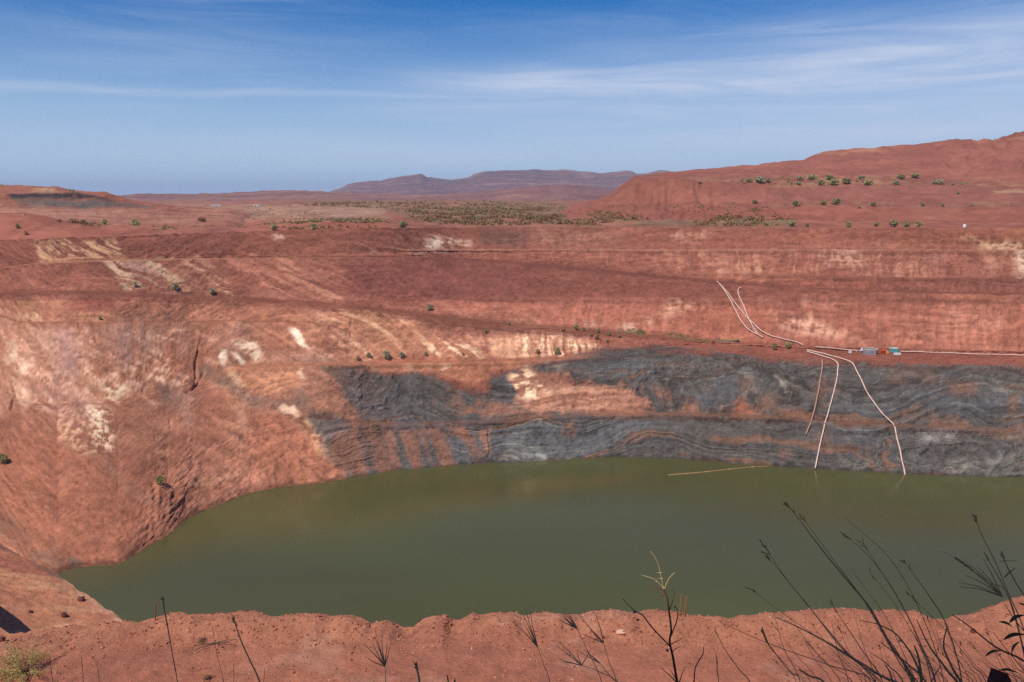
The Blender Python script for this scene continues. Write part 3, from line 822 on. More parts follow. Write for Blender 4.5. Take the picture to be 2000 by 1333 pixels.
# grain
p.C *= (1 + 0.12 * n_fine + 0.10 * fbm(U / 1.1, V / 0.9, 26, 2))[..., None]
p.C *= (1 + 0.10 * n_mid)[..., None]
p.C *= (1 - 0.22 * sstep(0.45, 0.9, fbm(U / 1.5, V / 1.2, 27, 3)))[..., None]       # dark stones
p.C *= (1 + 0.16 * st_lay * FACE + 0.12 * st_down * FACE * sstep(700, 1000, PX) + 0.12 * st_diag * sstep(1000, 700, PX))[..., None]
KALB = 0.90
lum = p.C.mean(-1)
p.C *= np.clip(lum / 0.19, 0.25, 3.0)[..., None] ** (0.26 * (1 - dark))[..., None]
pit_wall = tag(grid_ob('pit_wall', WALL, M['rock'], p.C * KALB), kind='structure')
wall = Sheet(WALL)

# ------------------------------------------------------------------ the plain behind the rim
PXP = np.arange(-900.0, 2901.0, 4.0)


def xr(pts):
    return at_r(PXP, pl(pts, PXP, 1), pl(pts, PXP, 2))


def rz(r, pts, grow=0.0):
    """a line at distance r with heights z given over the picture's width"""
    z = pl(pts, PXP, 1)
    dx, dy, _ = ray(PXP, 420.0)
    r = np.maximum(r, rimr + grow)[:, None] if grow else r
    dx, dy, z = dx[:, None], dy[:, None], z[:, None]
    return np.concatenate([dx * r, dy * r, z + 0 * dx * r], 1)


rimP = np.stack([np.interp(PXP, PXS, rim[:, k]) for k in range(3)], -1)
lo = PXP < PXS[0]; hi = PXP > PXS[-1]
rimP[lo] = at_r(PXP[lo], 472, np.hypot(*rim[0, :2])); rimP[hi] = at_r(PXP[hi], 447, np.hypot(*rim[-1, :2]))
rimF = rimP.copy(); rimF[:, 2] -= 2.0; rimF[:, :2] *= 0.995
pA_ = ([(-900, 420, 475), (-350, 425, 475), (0, 412, 475), (60, 417, 475), (120, 428, 475), (200, 440, 475), (300, 446, 475), (400, 445, 475), (470, 445, 475), (520, 438, 475), (600, 431, 475),
         (700, 431, 475), (760, 435, 475), (850, 439, 475), (1000, 441, 475), (2900, 442, 475)])
rimr = np.hypot(rimP[:, 0], rimP[:, 1])
pA = at_r(PXP, pl(pA_, PXP, 1), rimr + 38)
pB = rz(545, [(-900, 80), (-350, 79), (0, 79), (300, 78.5), (480, 80), (760, 83.5), (1000, 84), (2900, 84)], 95)
pC = rz(700, [(-900, 80), (0, 78), (300, 77), (640, 81), (760, 84), (1000, 85), (2900, 86)])
pD = rz(1000, [(-900, 84), (0, 82), (250, 78), (450, 80), (560, 84), (760, 86), (1000, 87), (2900, 87)])
pE = rz(1500, [(-900, 84), (0, 82), (250, 80), (330, 82), (400, 87), (500, 88), (650, 91), (850, 92.5), (1000, 90), (1150, 88), (2900, 88)])
pF = rz(2600, [(-900, 84), (2900, 86)])
pG = rz(6500, [(-900, 84), (2900, 84)])
pH = rz(28000, [(-900, 40), (2900, 40)])
PL = loft([rimF, rimP, pA, pB, pC, pD, pE, pF, pG, pH], [3, 36, 22, 30, 40, 40, 30, 14, 6])
PL = blur_rows(PL, 3)
U2, V2 = surf_uv(PL)
XX, YY = PL[..., 0], PL[..., 1]
rr = np.hypot(XX, YY)
w = sstep(425, 480, rr)
PL[..., 2] += w * (1.2 * fbm(XX / 45, YY / 45, 41, 4) + 0.5 * fbm(XX / 9, YY / 9, 42, 3)) + sstep(700, 1200, rr) * 2.5 * fbm(XX / 160, YY / 160, 43, 4)
PPX, PPY = project(PL)
q = Painter(PPX, PPY, lin((154, 84, 68)), 14 * fbm(XX / 60, YY / 60, 44, 3), 3 * fbm(XX / 40, YY / 40, 45, 3))
n1 = fbm(XX / 50, YY / 110, 46, 4); n2 = fbm(XX / 14, YY / 30, 47, 4)
q.patch([(220, 396), (520, 398), (760, 400), (760, 432), (480, 440), (300, 446), (100, 440), (100, 425)], (158, 114, 92), 5, 0.85)
q.patch([(300, 405), (420, 404), (460, 425), (330, 420)], (166, 112, 88), 4, 0.6)
q.patch([(440, 404), (470, 404), (400, 428), (390, 424)], (178, 112, 82), 3, 0.6)
q.patch([(480, 406), (640, 405), (700, 412), (600, 422), (500, 424)], (172, 130, 100), 4, 0.7, n2, -0.5, 0.5)
q.patch([(640, 404), (740, 402), (760, 418), (700, 432), (640, 430)], (164, 118, 104), 4, 0.7)
q.patch([(560, 386), (900, 388), (1120, 398), (1500, 412), (1560, 440), (900, 441), (800, 432), (760, 410), (640, 398)], (130, 102, 76), 6, 0.9, n1, -1.0, 0.0)
q.patch([(780, 418), (1000, 425), (1500, 432), (1500, 443), (800, 441)], (152, 86, 68), 4, 0.6, n2, -0.4, 0.4)
q.patch([(470, 430), (760, 430), (760, 447), (470, 447)], (164, 84, 66), 5, 0.75)
q.patch([(-900, 405), (60, 414), (200, 438), (300, 448), (300, 470), (-900, 480)], (160, 84, 66), 5, 0.8)
q.C *= (1 + 0.22 * n2 + 0.12 * fbm(XX / 4, YY / 8, 48, 3))[..., None]
tag(grid_ob('plain', PL, M['soil'], q.C, desat=0.27), kind='structure')
plain = Sheet(PL)


# ------------------------------------------------------------------ hills: sheets with a front, a crest and a back
def hill(name, pxs, lines, counts, mat, base, paint, amp, scale, seed, rill=0.0, blur=3, kind='structure', rill_mask=None, sink=None):
    L = []
    for ln in lines:
        y = pl(ln, pxs, 1); r = pl(ln, pxs, 2)
        L.append(at_r(pxs, y, r))
    foot = L[0].copy(); foot[:, 2] -= 9; foot[:, :2] *= 0.985
    L.insert(0, foot); counts = (4,) + tuple(counts)
    last = L[-1].copy()
    back = last.copy(); back[:, :2] *= 1.25; back[:, 2] = np.minimum(78, last[:, 2] - 5)
    L.append(back)
    P = blur_rows(loft(L, list(counts) + [14]), blur)
    u, v = surf_uv(P)
    N = normals(P)
    px, py = project(P)
    rel = amp * fbm(u / scale, v / scale, seed, 5) + 0.25 * amp * fbm(u / (scale * .2), v / (scale * .2), seed + 1, 3)
    if rill:
        rm = rill_mask(px, py) if rill_mask else 1.0
        rel = rel + rill * (ridged(u / (scale * 0.35) + 0.25 * fbm(u / scale, v / scale, seed + 4, 2), v / (scale * 3.5), seed + 2, 3) - 0.6) * 2 * rm
    P = P + N * rel[..., None]
    if sink:
        P[..., 2] -= 14 * sstep(sink[0], sink[1], pxs)[:, None]
    pt = Painter(px, py, lin(base), scale * 0 + 6 * fbm(u / scale, v / scale, seed + 5, 3), 2 * fbm(u / scale, v / scale, seed + 6, 3))
    paint(pt, u, v, px, py)
    return tag(grid_ob(name, P, mat, pt.C * 0.95, desat=0.24), kind=kind), Sheet(P)


def paint_spoil(t, u, v, px, py):
    n = fbm(u / 40, v / 25, 61, 4); f = fbm(u / 9, v / 9, 62, 4)
    t.patch([(1130, 420), (1180, 390), (1240, 345), (1320, 350), (1400, 375), (1360, 410), (1250, 425)], (150, 84, 66), 8, 0.7)
    t.patch([(1300, 405), (2900, 408), (2900, 446), (1300, 446)], (156, 82, 66), 5, 0.7)
    t.patch([(1500, 362), (1800, 364), (2900, 368), (2900, 396), (1500, 396)], (144, 82, 74), 6, 0.6)
    t.patch([(1330, 348), (1500, 345), (1850, 346), (2000, 360), (2900, 364), (2900, 370), (1850, 362), (1500, 366)], (166, 128, 90), 5, 0.6, f + n, -0.4, 0.7)
    t.patch([(1590, 297), (1720, 288), (1730, 296), (1620, 306)], (170, 118, 86), 3, 0.6, f, -0.5, 0.5)
    t.patch([(1900, 268), (2900, 240), (2900, 262), (1960, 274)], (164, 128, 90), 4, 0.7, f, -0.6, 0.4)
    t.patch([(1500, 394), (2000, 396), (2000, 406), (1500, 406)], (146, 112, 84), 3, 0.5, f, -0.2, 0.6)
    t.patch([(1780, 412), (1880, 410), (1880, 436), (1800, 436)], (170, 104, 86), 6, 0.5)
    t.patch([(1940, 374), (2100, 374), (2100, 380), (1940, 380)], (186, 148, 110), 2, 0.6)
    t.C *= (1 + 0.10 * n + 0.12 * f)[..., None]


PXH = np.arange(1060.0, 2900.0, 3.0)
SPOIL_ = [
    [(1060, 430, 560), (1200, 436, 540), (1400, 442, 520), (1700, 446, 505), (2900, 448, 500)],
    [(1060, 420, 640), (1130, 408, 640), (1175, 401, 640), (1260, 405, 610), (1500, 404, 590), (2000, 404, 580), (2900, 404, 580)],
    [(1060, 416, 660), (1130, 404, 660), (1175, 396, 655), (1260, 398, 630), (1500, 399, 612), (2000, 399, 605), (2900, 399, 605)],
    [(1060, 412, 720), (1130, 402, 700), (1175, 393, 680), (1205, 376, 676), (1240, 351, 672), (1300, 349, 668), (1450, 355, 664), (1600, 362, 660), (1800, 364, 656), (2000, 367, 652), (2900, 370, 650)],
    [(1060, 408, 780), (1130, 400, 760), (1175, 390, 740), (1205, 371, 740), (1240, 347, 735), (1300, 344, 740), (1450, 346, 735), (1600, 347, 730), (1800, 348, 725), (2000, 352, 720), (2900, 356, 720)],
    [(1060, 406, 900), (1130, 399, 880), (1175, 389, 860), (1205, 369, 850), (1240, 345, 850), (1300, 338, 850), (1400, 328, 850), (1500, 318, 850), (1570, 311, 850), (1590, 302, 850), (1610, 294, 850),
     (1640, 292, 850), (1700, 287, 850), (1800, 277, 850), (1900, 268, 850), (1960, 266, 850), (2000, 256, 850), (2350, 225, 850), (2900, 215, 850)],
]
SPOIL = [[(x, y, r + 75 * float(sstep(1300, 2000, x)) + (25 if k == 0 else 0)) for x, y, r in ln] for k, ln in enumerate(SPOIL_)]
spoil_ob, spoil = hill('spoil_hill', PXH, SPOIL, (26, 6, 30, 14, 60), M['hill'], (152, 84, 72), paint_spoil, 1.2, 26, 60, rill=2.6, sink=(1125, 1065),
                       rill_mask=lambda px, py: 0.25 + 0.9 * sstep(1800, 1880, px) * sstep(345, 320, py) + 0.9 * sstep(1200, 1260, px) * sstep(1420, 1360, px) * sstep(350, 365, py))


def paint_mesa(t, u, v, px, py):
    n = fbm(u / 30, v / 12, 71, 4); f = fbm(u / 8, v / 6, 72, 4); lay = fbm(u / 80, v / 3.5, 73, 4)
    t.patch([(-900, 398), (120, 400), (340, 410), (540, 408), (540, 440), (-900, 440)], (172, 118, 98), 5, 0.7, n, -0.8, 0.4)
    t.patch([(10, 378), (60, 380), (150, 380), (200, 384), (240, 396), (300, 402), (300, 406), (180, 406), (40, 406), (20, 392)], (98, 82, 84), 3, 0.95, n * 0.6 + lay, -1.0, 0.1)
    t.patch([(14, 377), (150, 379), (205, 384), (200, 389), (150, 386), (20, 387)], (60, 52, 58), 1.5, 0.95, lay, -1.3, -0.3)
    t.patch([(60, 392), (200, 393), (250, 399), (180, 402), (60, 401)], (104, 92, 92), 2, 0.8, lay, -0.9, 0.1)
    t.patch([(150, 399), (180, 400), (176, 410), (152, 408)], (84, 82, 90), 3, 0.8)
    t.patch([(60, 368), (95, 366), (112, 376), (80, 378)], (178, 140, 104), 3, 0.7)
    t.patch([(30, 394), (80, 394), (90, 408), (50, 408)], (150, 124, 108), 4, 0.7, lay, -0.5, 0.5)
    t.patch([(170, 376), (212, 376), (240, 392), (215, 390)], (166, 92, 70), 3, 0.7)
    t.C *= (1 + 0.10 * n + 0.14 * lay + 0.12 * f)[..., None]


PXM = np.arange(-900.0, 560.0, 3.0)
MESA = [
    [(-900, 452, 560), (0, 442, 560), (300, 441, 600), (560, 430, 640)],
    [(-900, 420, 720), (0, 413, 720), (120, 416, 720), (300, 424, 740), (560, 420, 800)],
    [(-900, 408, 780), (0, 407, 780), (200, 408, 780), (330, 414, 790), (430, 416, 800), (560, 416, 820)],
    [(-900, 406, 792), (0, 405, 792), (200, 405, 792), (330, 410, 800), (430, 413, 815), (560, 414, 840)],
    [(-900, 394, 800), (0, 394, 800), (120, 394, 800), (200, 396, 800), (300, 404, 806), (430, 412, 830), (560, 413, 850)],
    [(-900, 391, 812), (0, 391, 812), (120, 391, 812), (200, 393, 812), (300, 402, 815), (430, 411, 840), (560, 413, 855)],
    [(-900, 378, 818), (0, 379, 818), (40, 378, 818), (150, 379, 818), (205, 383, 818), (240, 391, 818), (300, 400, 830), (430, 410, 850), (560, 412, 860)],
    [(-900, 376, 835), (0, 376, 835), (150, 377, 835), (205, 377, 835), (225, 384, 835), (270, 394, 835), (330, 402, 840), (430, 409.5, 860), (560, 412, 870)],
    [(-900, 352, 900), (-350, 356, 900), (0, 362.5, 900), (60, 362, 900), (108, 363, 900), (122, 368, 900), (140, 373.5, 900), (170, 376.2, 900), (205, 376.2, 900), (225, 383.5, 900), (270, 393.5, 900), (330, 401.5, 900), (430, 409, 900), (560, 411.5, 900)],
]
mesa_ob, mesa = hill('mesa', PXM, MESA, (16, 14, 4, 12, 4, 14, 5, 22), M['hill'], (160, 92, 74), paint_mesa, 1.0, 22, 70, rill=0.6, sink=(440, 550), blur=1)


def paint_low(t, u, v, px, py):
    n = fbm(u / 500, v / 200, 81, 4); f = fbm(u / 120, v / 60, 82, 4)
    t.C += (lin((150, 96, 78)).astype(np.float32) - t.C) * (sstep(0.0, 0.8, n) * 0.6)[..., None]
    t.C += (lin((132, 112, 84)).astype(np.float32) - t.C) * (sstep(0.2, 0.8, f) * 0.4)[..., None]
    t.C *= (1 + 0.12 * n + 0.14 * f)[..., None]


PXR = np.arange(-1000.0, 3000.0, 4.0)
LOW = [
    [(-1000, 397, 3200), (3000, 397, 3200)],
    [(-1000, 393, 3700), (200, 392, 3700), (600, 392, 3700), (1000, 390, 3700), (3000, 392, 3700)],
    [(-1000, 386, 4400), (200, 386, 4400), (450, 383, 4400), (640, 381, 4400), (760, 386, 4400), (900, 382, 4400), (980, 374, 4400), (1040, 367, 4400), (1110, 364, 4400), (1170, 371, 4400), (1250, 380, 4400), (3000, 386, 4400)],
    [(-1000, 380, 5000), (200, 382, 5000), (240, 381.5, 5000), (270, 379.5, 5000), (310, 380, 5000), (380, 380, 5000), (430, 376.5, 5000), (480, 375, 5000), (540, 373, 5000), (590, 373, 5000), (640, 377, 5000), (700, 379, 5000),
     (800, 379, 5000), (900, 377, 5000), (980, 370, 5000), (1040, 364, 5000), (1110, 361.5, 5000), (1170, 368, 5000), (1250, 376, 5000), (3000, 376, 5000)],
]
hill('low_hills', PXR, LOW, (10, 16, 20), M['range'], (138, 84, 80), paint_low, 7, 320, 80, rill=6)


def paint_range(t, u, v, px, py):
    n = fbm(u / 900, v / 300, 91, 4); lay = fbm(u / 3000, v / 40, 92, 4); f = fbm(u / 200, v / 120, 93, 4)
    t.C += (lin((150, 110, 92)).astype(np.float32) - t.C) * (sstep(0.1, 0.7, lay) * 0.55)[..., None]
    t.C += (lin((88, 70, 70)).astype(np.float32) - t.C) * (sstep(0.0, 0.8, n) * 0.55)[..., None]
    t.C += (lin((150, 130, 104)).astype(np.float32) - t.C) * (sstep(0.2, 0.9, f) * 0.35)[..., None]
    t.C *= (1 + 0.12 * f)[..., None]


TOPY = [(-1000, 386), (400, 386), (600, 380), (640, 377), (662, 371), (678, 363), (695, 357), (722, 352), (745, 353.5), (770, 348), (792, 343), (820, 341), (826, 342), (832, 347), (880, 350), (905, 346), (918, 343), (925, 338), (940, 335),
        (1000, 332), (1060, 329.5), (1100, 330), (1140, 333), (1172, 337), (1195, 335), (1222, 334), (1236, 337), (1243, 341), (1262, 339), (1285, 334), (1305, 333.5), (1330, 342), (1400, 352), (3000, 380)]
RANGE = [
    [(-1000, 396, 7000), (3000, 396, 7000)],
    [(-1000, 388, 8000), (600, 389, 8000), (700, 383, 8000), (840, 381, 8000), (1000, 379, 8000), (1250, 378, 8000), (3000, 388, 8000)],
    [(x, max(y, y + (388 - y) * 0.42), 8700) for x, y in TOPY],
    [(x, y + min(7, (388 - y) * 0.16), 9300) for x, y in TOPY],
    [(x, y, 9600) for x, y in TOPY],
]
hill('mountain_range', PXR, RANGE, (10, 30, 30, 14), M['range'], (122, 74, 76), paint_range, 7, 700, 90, rill=15, blur=1)

# ------------------------------------------------------------------ lake
wm = bpy.data.materials.new('green_lake_water')
wm.use_nodes = True
nt = wm.node_tree; N = nt.nodes; L = nt.links
b = N['Principled BSDF']
b.inputs['IOR'].default_value = 1.33
b.inputs['Roughness'].default_value = 0.12
tcn = N.new('ShaderNodeTexCoord')
mp = N.new('ShaderNodeMapping'); mp.inputs['Scale'].default_value = (0.006, 0.016, 1)
L.new(tcn.outputs['Object'], mp.inputs['Vector'])
nz = N.new('ShaderNodeTexNoise'); nz.inputs['Scale'].default_value = 1.0; nz.inputs['Detail'].default_value = 4
L.new(mp.outputs[0], nz.inputs['Vector'])
cr = N.new('ShaderNodeValToRGB')
cr.color_ramp.elements[0].position = 0.3; cr.color_ramp.elements[0].color = (*lin((74, 71, 39)), 1)
cr.color_ramp.elements[1].position = 0.7; cr.color_ramp.elements[1].color = (*lin((82, 83, 46)), 1)
L.new(nz.outputs['Fac'], cr.inputs['Fac'])
L.new(cr.outputs['Color'], b.inputs['Base Color'])
nz2 = N.new('ShaderNodeTexNoise'); nz2.inputs['Scale'].default_value = 1.3; nz2.inputs['Detail'].default_value = 5
L.new(tcn.outputs['Object'], nz2.inputs['Vector'])
bp = N.new('ShaderNodeBump'); bp.inputs['Distance'].default_value = 0.05; bp.inputs['Strength'].default_value = 0.6
L.new(nz2.outputs['Fac'], bp.inputs['Height']); L.new(bp.outputs['Normal'], b.inputs['Normal'])
tag(mesh_ob('lake_water', [(-420, -60, 0), (520, -60, 0), (520, 420, 0), (-420, 420, 0)], [(0, 1, 2, 3)], wm), kind='structure')

# ------------------------------------------------------------------ near left slope and the ledge below the lookout
LEDGE_SIL = [(-400, 1330), (-120, 1290), (0, 1264), (40, 1250), (90, 1238), (170, 1226), (250, 1217), (330, 1211), (400, 1213), (470, 1210), (560, 1211), (620, 1208), (640, 1216), (672, 1209), (700, 1212), (728, 1224), (748, 1217), (768, 1226),
             (786, 1240), (804, 1238), (815, 1227), (850, 1211), (868, 1213), (882, 1228), (894, 1229), (920, 1210), (938, 1214), (960, 1208), (1000, 1208), (1022, 1217), (1060, 1206), (1090, 1204), (1132, 1212), (1160, 1206), (1200, 1203), (1228, 1206),
             (1247, 1213), (1270, 1205), (1300, 1201), (1380, 1205), (1402, 1204), (1426, 1210), (1450, 1206), (1500, 1202), (1600, 1202), (1700, 1201), (1790, 1199), (1810, 1205), (1828, 1217), (1860, 1220), (1880, 1213), (1920, 1195),
             (1960, 1182), (2000, 1166), (2200, 1100), (2500, 1060)]
D_RIM = 25.0
gx = np.arange(-30, 30.01, 0.055)
pxr = 1000 + FPX * gx / (D_RIM * math.cos(PITCH) + 14 * math.sin(PITCH))
crest = at_d(pxr, pl(LEDGE_SIL, pxr), D_RIM)
gx_c, z_c = crest[:, 0], crest[:, 2]
z_c = np.interp(gx, gx_c, z_c)
LEDGE_Z = 85.55
yy = np.concatenate([np.linspace(-8, 2.1, 14), np.linspace(2.2, 17, 26), np.arange(17.2, 20, 0.2), np.arange(20, 26.3, 0.045), np.linspace(26.5, 60, 40)])
GX, GY = np.meshgrid(gx, yy, indexing='ij')
ZC = np.broadcast_to(z_c[:, None], GX.shape)
floor_z = np.where(GY < 2.15, 98.3, np.where(GY < 17, 98.3 - (GY - 2.15) * (98.3 - LEDGE_Z) / 14.85, LEDGE_Z))
n_a = fbm(GX / 1.6, GY / 1.6, 101, 4); n_b = fbm(GX / 0.35, GY / 0.35, 102, 3)
rimw = np.exp(-((GY - D_RIM - 0.15 * n_a) / 0.75) ** 2)
near = sstep(17.0, 20.0, GY)
tilt = sstep(20, 25, GY)
LZ = floor_z + near * (0.06 * n_a + 0.02 * n_b) + (ZC - LEDGE_Z) * np.maximum(rimw, 0.15 * tilt) * near + 0.0
rubble = sstep(0.45, 0.8, ridged(GX / 0.30, GY / 0.30, 103, 2)) * sstep(23.2, 24.6, GY)
LZ += 0.04 * rubble
drop = np.maximum(GY - (D_RIM + 0.35 + 0.25 * n_a), 0)
LZ = LZ - drop * 1.9 - 0.5 * sstep(0, 1.2, drop)
LZ = np.where(GY < 17, floor_z + 0.08 * n_a, LZ)
LP = np.stack([GX, GY, LZ], -1)
lp = Painter(*project(np.where(GY[..., None] < 2, np.array([0, 2.0, 90.0]), LP)), lin((168, 100, 80)), 0, 0)
lp.C += (lin((176, 114, 88)).astype(np.float32) - lp.C) * (0.6 * sstep(22.8, 24.6, GY + 0.4 * n_a))[..., None]
lp.C += (lin((158, 94, 78)).astype(np.float32) - lp.C) * (0.7 * sstep(0, 0.7, fbm(GX / 3, GY / 1.5, 104, 4)))[..., None]
lp.C += (lin((176, 122, 104)).astype(np.float32) - lp.C) * (0.6 * sstep(0.2, 0.7, fbm(GX / 2.2, GY / 1.2, 105, 4)))[..., None]
lp.C *= (1 + 0.12 * n_b)[..., None]
tag(grid_ob('ledge', LP, M['ledge'], lp.C), kind='structure')
ledge = Sheet(LP[:, 60:])

PXN = np.arange(-420.0, 330.0, 3.0)
topl = at_z(PXN, (4.0 * fbm(PXN / 17, 0 * PXN, 118, 4) * sstep(105, 130, PXN) - 0 * PXN) + pl([(-420, 860), (0, 1059), (60, 1095), (112, 1121), (180, 1170), (246, 1217), (330, 1278)], PXN), pl([(-420, 24), (0, 2), (60, 0.8), (112, 0.1), (180, 0.1), (246, 0.1), (330, 0.1)], PXN))
belowl = topl.copy(); hb = topl[:, :2] / np.linalg.norm(topl[:, :2], axis=1, keepdims=True)
belowl[:, :2] += hb * 6; belowl[:, 2] -= 5
w1_, w2_ = at_z(112, 1121, 0), at_z(246, 1217, 0)
cd = (w2_ - w1_)[:2] / np.linalg.norm((w2_ - w1_)[:2])
up_ = np.array([cd[1], -cd[0]])
if up_[0] > 0:
    up_ = -up_
TS_ = math.tan(math.radians(15))
ybn = pl([(-420, 1420), (0, 1330), (120, 1290), (250, 1262), (330, 1300)], PXN)
dxn, dyn, sln = ray(PXN, ybn)
k0 = -(w1_[:2] @ up_)
rn = (CAMZ - TS_ * k0) / (TS_ * (dxn * up_[0] + dyn * up_[1]) - sln)
nearl = at_r(PXN, ybn, rn)
SL = []
for t in np.linspace(0, 1, 200):
    SL.append(lerp(nearl, topl, t))
SL += [lerp(topl, belowl, 0.5), belowl]
SL = np.stack(SL, 1)
us, vs = surf_uv(SL)
Ns = normals(SL)
sx, sy = SL[..., 0], SL[..., 1]
rs = np.hypot(sx, sy)
lay_s = fbm(sx / 26, (sy - sx * 0.3) / 5, 111, 4)
rel = 0.9 * fbm(sx / 18, sy / 18, 112, 4) + 0.30 * fbm(sx / 3, sy / 3, 113, 4) + 0.3 * lay_s
rel *= 0.8 * (0.15 + 0.85 * sstep(250, 120, PXN))[:, None]
rel *= np.concatenate([np.ones(150), np.linspace(1, 0.15, 50), [0.1, 0.1]])[None, :]
SL = SL + Ns * rel[..., None]
spx, spy = project(SL)
sp = Painter(spx, spy, lin((186, 116, 86)), 10 * fbm(sx / 9, sy / 9, 114, 3), 4 * fbm(sx / 9, sy / 9, 115, 3))
sp.C += (lin((172, 98, 78)).astype(np.float32) - sp.C) * (0.8 * sstep(-0.1, 0.7, fbm(sx / 16, sy / 10, 116, 4)))[..., None]
sp.C += (lin((200, 142, 106)).astype(np.float32) - sp.C) * (0.7 * sstep(0.2, 0.8, lay_s))[..., None]
sp.patch([(20, 1240), (110, 1215), (240, 1215), (240, 1235), (60, 1250)], (204, 152, 112), 8, 0.6)
sp.stroke([(112, 1124), (180, 1172), (246, 1218)], 4, (190, 140, 116), 3, 0.7)
sp.stroke([(-40, 1040), (60, 1096), (112, 1124)], 7, (118, 88, 82), 5, 0.7)
sp.C *= (1 + 0.14 * fbm(sx / 1.2, sy / 1.2, 117, 3))[..., None]
tag(grid_ob('near_slope', SL, M['rock'], sp.C), kind='structure')
slope = Sheet(SL)

# ------------------------------------------------------------------ shrubs
def leaf_cloud(n, rx, rz_, leaf, seed, lobes=5, z0=0.15):
    r = np.random.default_rng(seed)
    c = r.normal(size=(lobes, 3)); c /= np.linalg.norm(c, axis=1, keepdims=True)
    c = c * r.uniform(0.25, 0.6, (lobes, 1)) * np.array([rx, rx, rz_ * 0.5]); c[:, 2] = np.abs(c[:, 2]) + rz_ * 0.45
    V, Fc = [], []
    for k in range(n):
        L_ = c[r.integers(lobes)]
        d = r.normal(size=3); d /= np.linalg.norm(d)
        pos = L_ + d * r.uniform(0.55, 1.0) ** 0.6 * np.array([rx * 0.5, rx * 0.5, rz_ * 0.45])
        pos[2] = max(pos[2], z0 * rz_)
        a = r.normal(size=3); a /= np.linalg.norm(a)
        bvec = np.cross(a, r.normal(size=3)); bvec /= np.linalg.norm(bvec) + 1e-9
        s = leaf * r.uniform(0.6, 1.3)
        i = len(V)
        V += [pos - a * s, pos + bvec * s * 0.45, pos + a * s, pos - bvec * s * 0.45]
        Fc.append((i, i + 1, i + 2, i + 3))
    return V, Fc


def tube(pts, rad, sides=6, V=None, Fc=None, cap=True):
    V = [] if V is None else V; Fc = [] if Fc is None else Fc
    pts = [Vector(p_) for p_ in pts]
    n = len(pts)
    rad = list(rad) if hasattr(rad, '__len__') else [rad] * n
    up = Vector((0.13, 0.21, 0.97)); base = len(V)
    for i in range(n):
        t = (pts[min(i + 1, n - 1)] - pts[max(i - 1, 0)])
        t = t.normalized() if t.length > 1e-9 else Vector((0, 0, 1))
        a = t.cross(up)
        if a.length < 1e-3:
            a = t.cross(Vector((1, 0, 0)))
        a.normalize(); b_ = t.cross(a)
        for k in range(sides):
            th = 2 * math.pi * k / sides
            V.append(pts[i] + (a * math.cos(th) + b_ * math.sin(th)) * rad[i])
    for i in range(n - 1):
        for k in range(sides):
            k2 = (k + 1) % sides
            Fc.append((base + i * sides + k, base + i * sides + k2, base + (i + 1) * sides + k2, base + (i + 1) * sides + k))
    if cap:
        Fc.append(tuple(base + k for k in range(sides))); Fc.append(tuple(base + (n - 1) * sides + k for k in reversed(range(sides))))
    return V, Fc


def stems(seed, rx, h):
    r = random.Random(seed); V, Fc = [], []
    for k in range(4):
        a = r.uniform(0, 6.28); e = (math.cos(a) * rx * .45, math.sin(a) * rx * .45, h * r.uniform(.5, .75))
        tube([(0, 0, -0.25), (e[0] * .3, e[1] * .3, e[2] * .5), e], [0.06 * rx + .02, 0.045 * rx, 0.015 * rx], 5, V, Fc)
    return V, Fc


FOL, STM = {}, {}
for s in range(5):
    V_, F_ = leaf_cloud(260, 1.0, 1.35, 0.20, 200 + s, lobes=6)
    me = bpy.data.meshes.new('foliage'); me.from_pydata([tuple(v) for v in V_], [], F_); FOL[s] = me
    V_, F_ = stems(300 + s, 1.0, 1.3)
    me = bpy.data.meshes.new('stems'); me.from_pydata([tuple(v) for v in V_], [], F_); STM[s] = me
    me.materials.append(M['wood'])
FOLM = {}


def fol_mesh(s, mat):
    if (s, mat) not in FOLM:
        me = FOL[s].copy(); me.materials.clear(); me.materials.append(M[mat]); FOLM[(s, mat)] = me
    return FOLM[(s, mat)]


def shrub(sheet, px, py, wpx, label, mat='leaf_olive', hw=0.9, group=None, name='shrub', cat='shrub'):
    loc = sheet.loc(px, py)
    dist = (loc - Vector((0, 0, CAMZ))).length
    rx = wpx / FPX * dist / 2
    s = random.randrange(5)
    e = empty(name, loc, random.uniform(0, 6.28))
    tag(e, label, cat, group)
    for nm, me in (('foliage', fol_mesh(s, mat)), ('stems', STM[s])):
        o = bpy.data.objects.new(nm, me); o.parent = e
        o.scale = (rx * 0.86, rx * 0.86, rx * hw * 1.05)
        col.objects.link(o)
    return e


ORD = ['first', 'second', 'third', 'fourth', 'fifth', 'sixth', 'seventh', 'eighth', 'ninth', 'tenth', 'eleventh', 'twelfth', 'thirteenth', 'fourteenth', 'fifteenth', 'sixteenth', 'seventeenth',
       'eighteenth', 'nineteenth', 'twentieth', 'twenty-first', 'twenty-second', 'twenty-third', 'twenty-fourth', 'twenty-fifth', 'twenty-sixth']
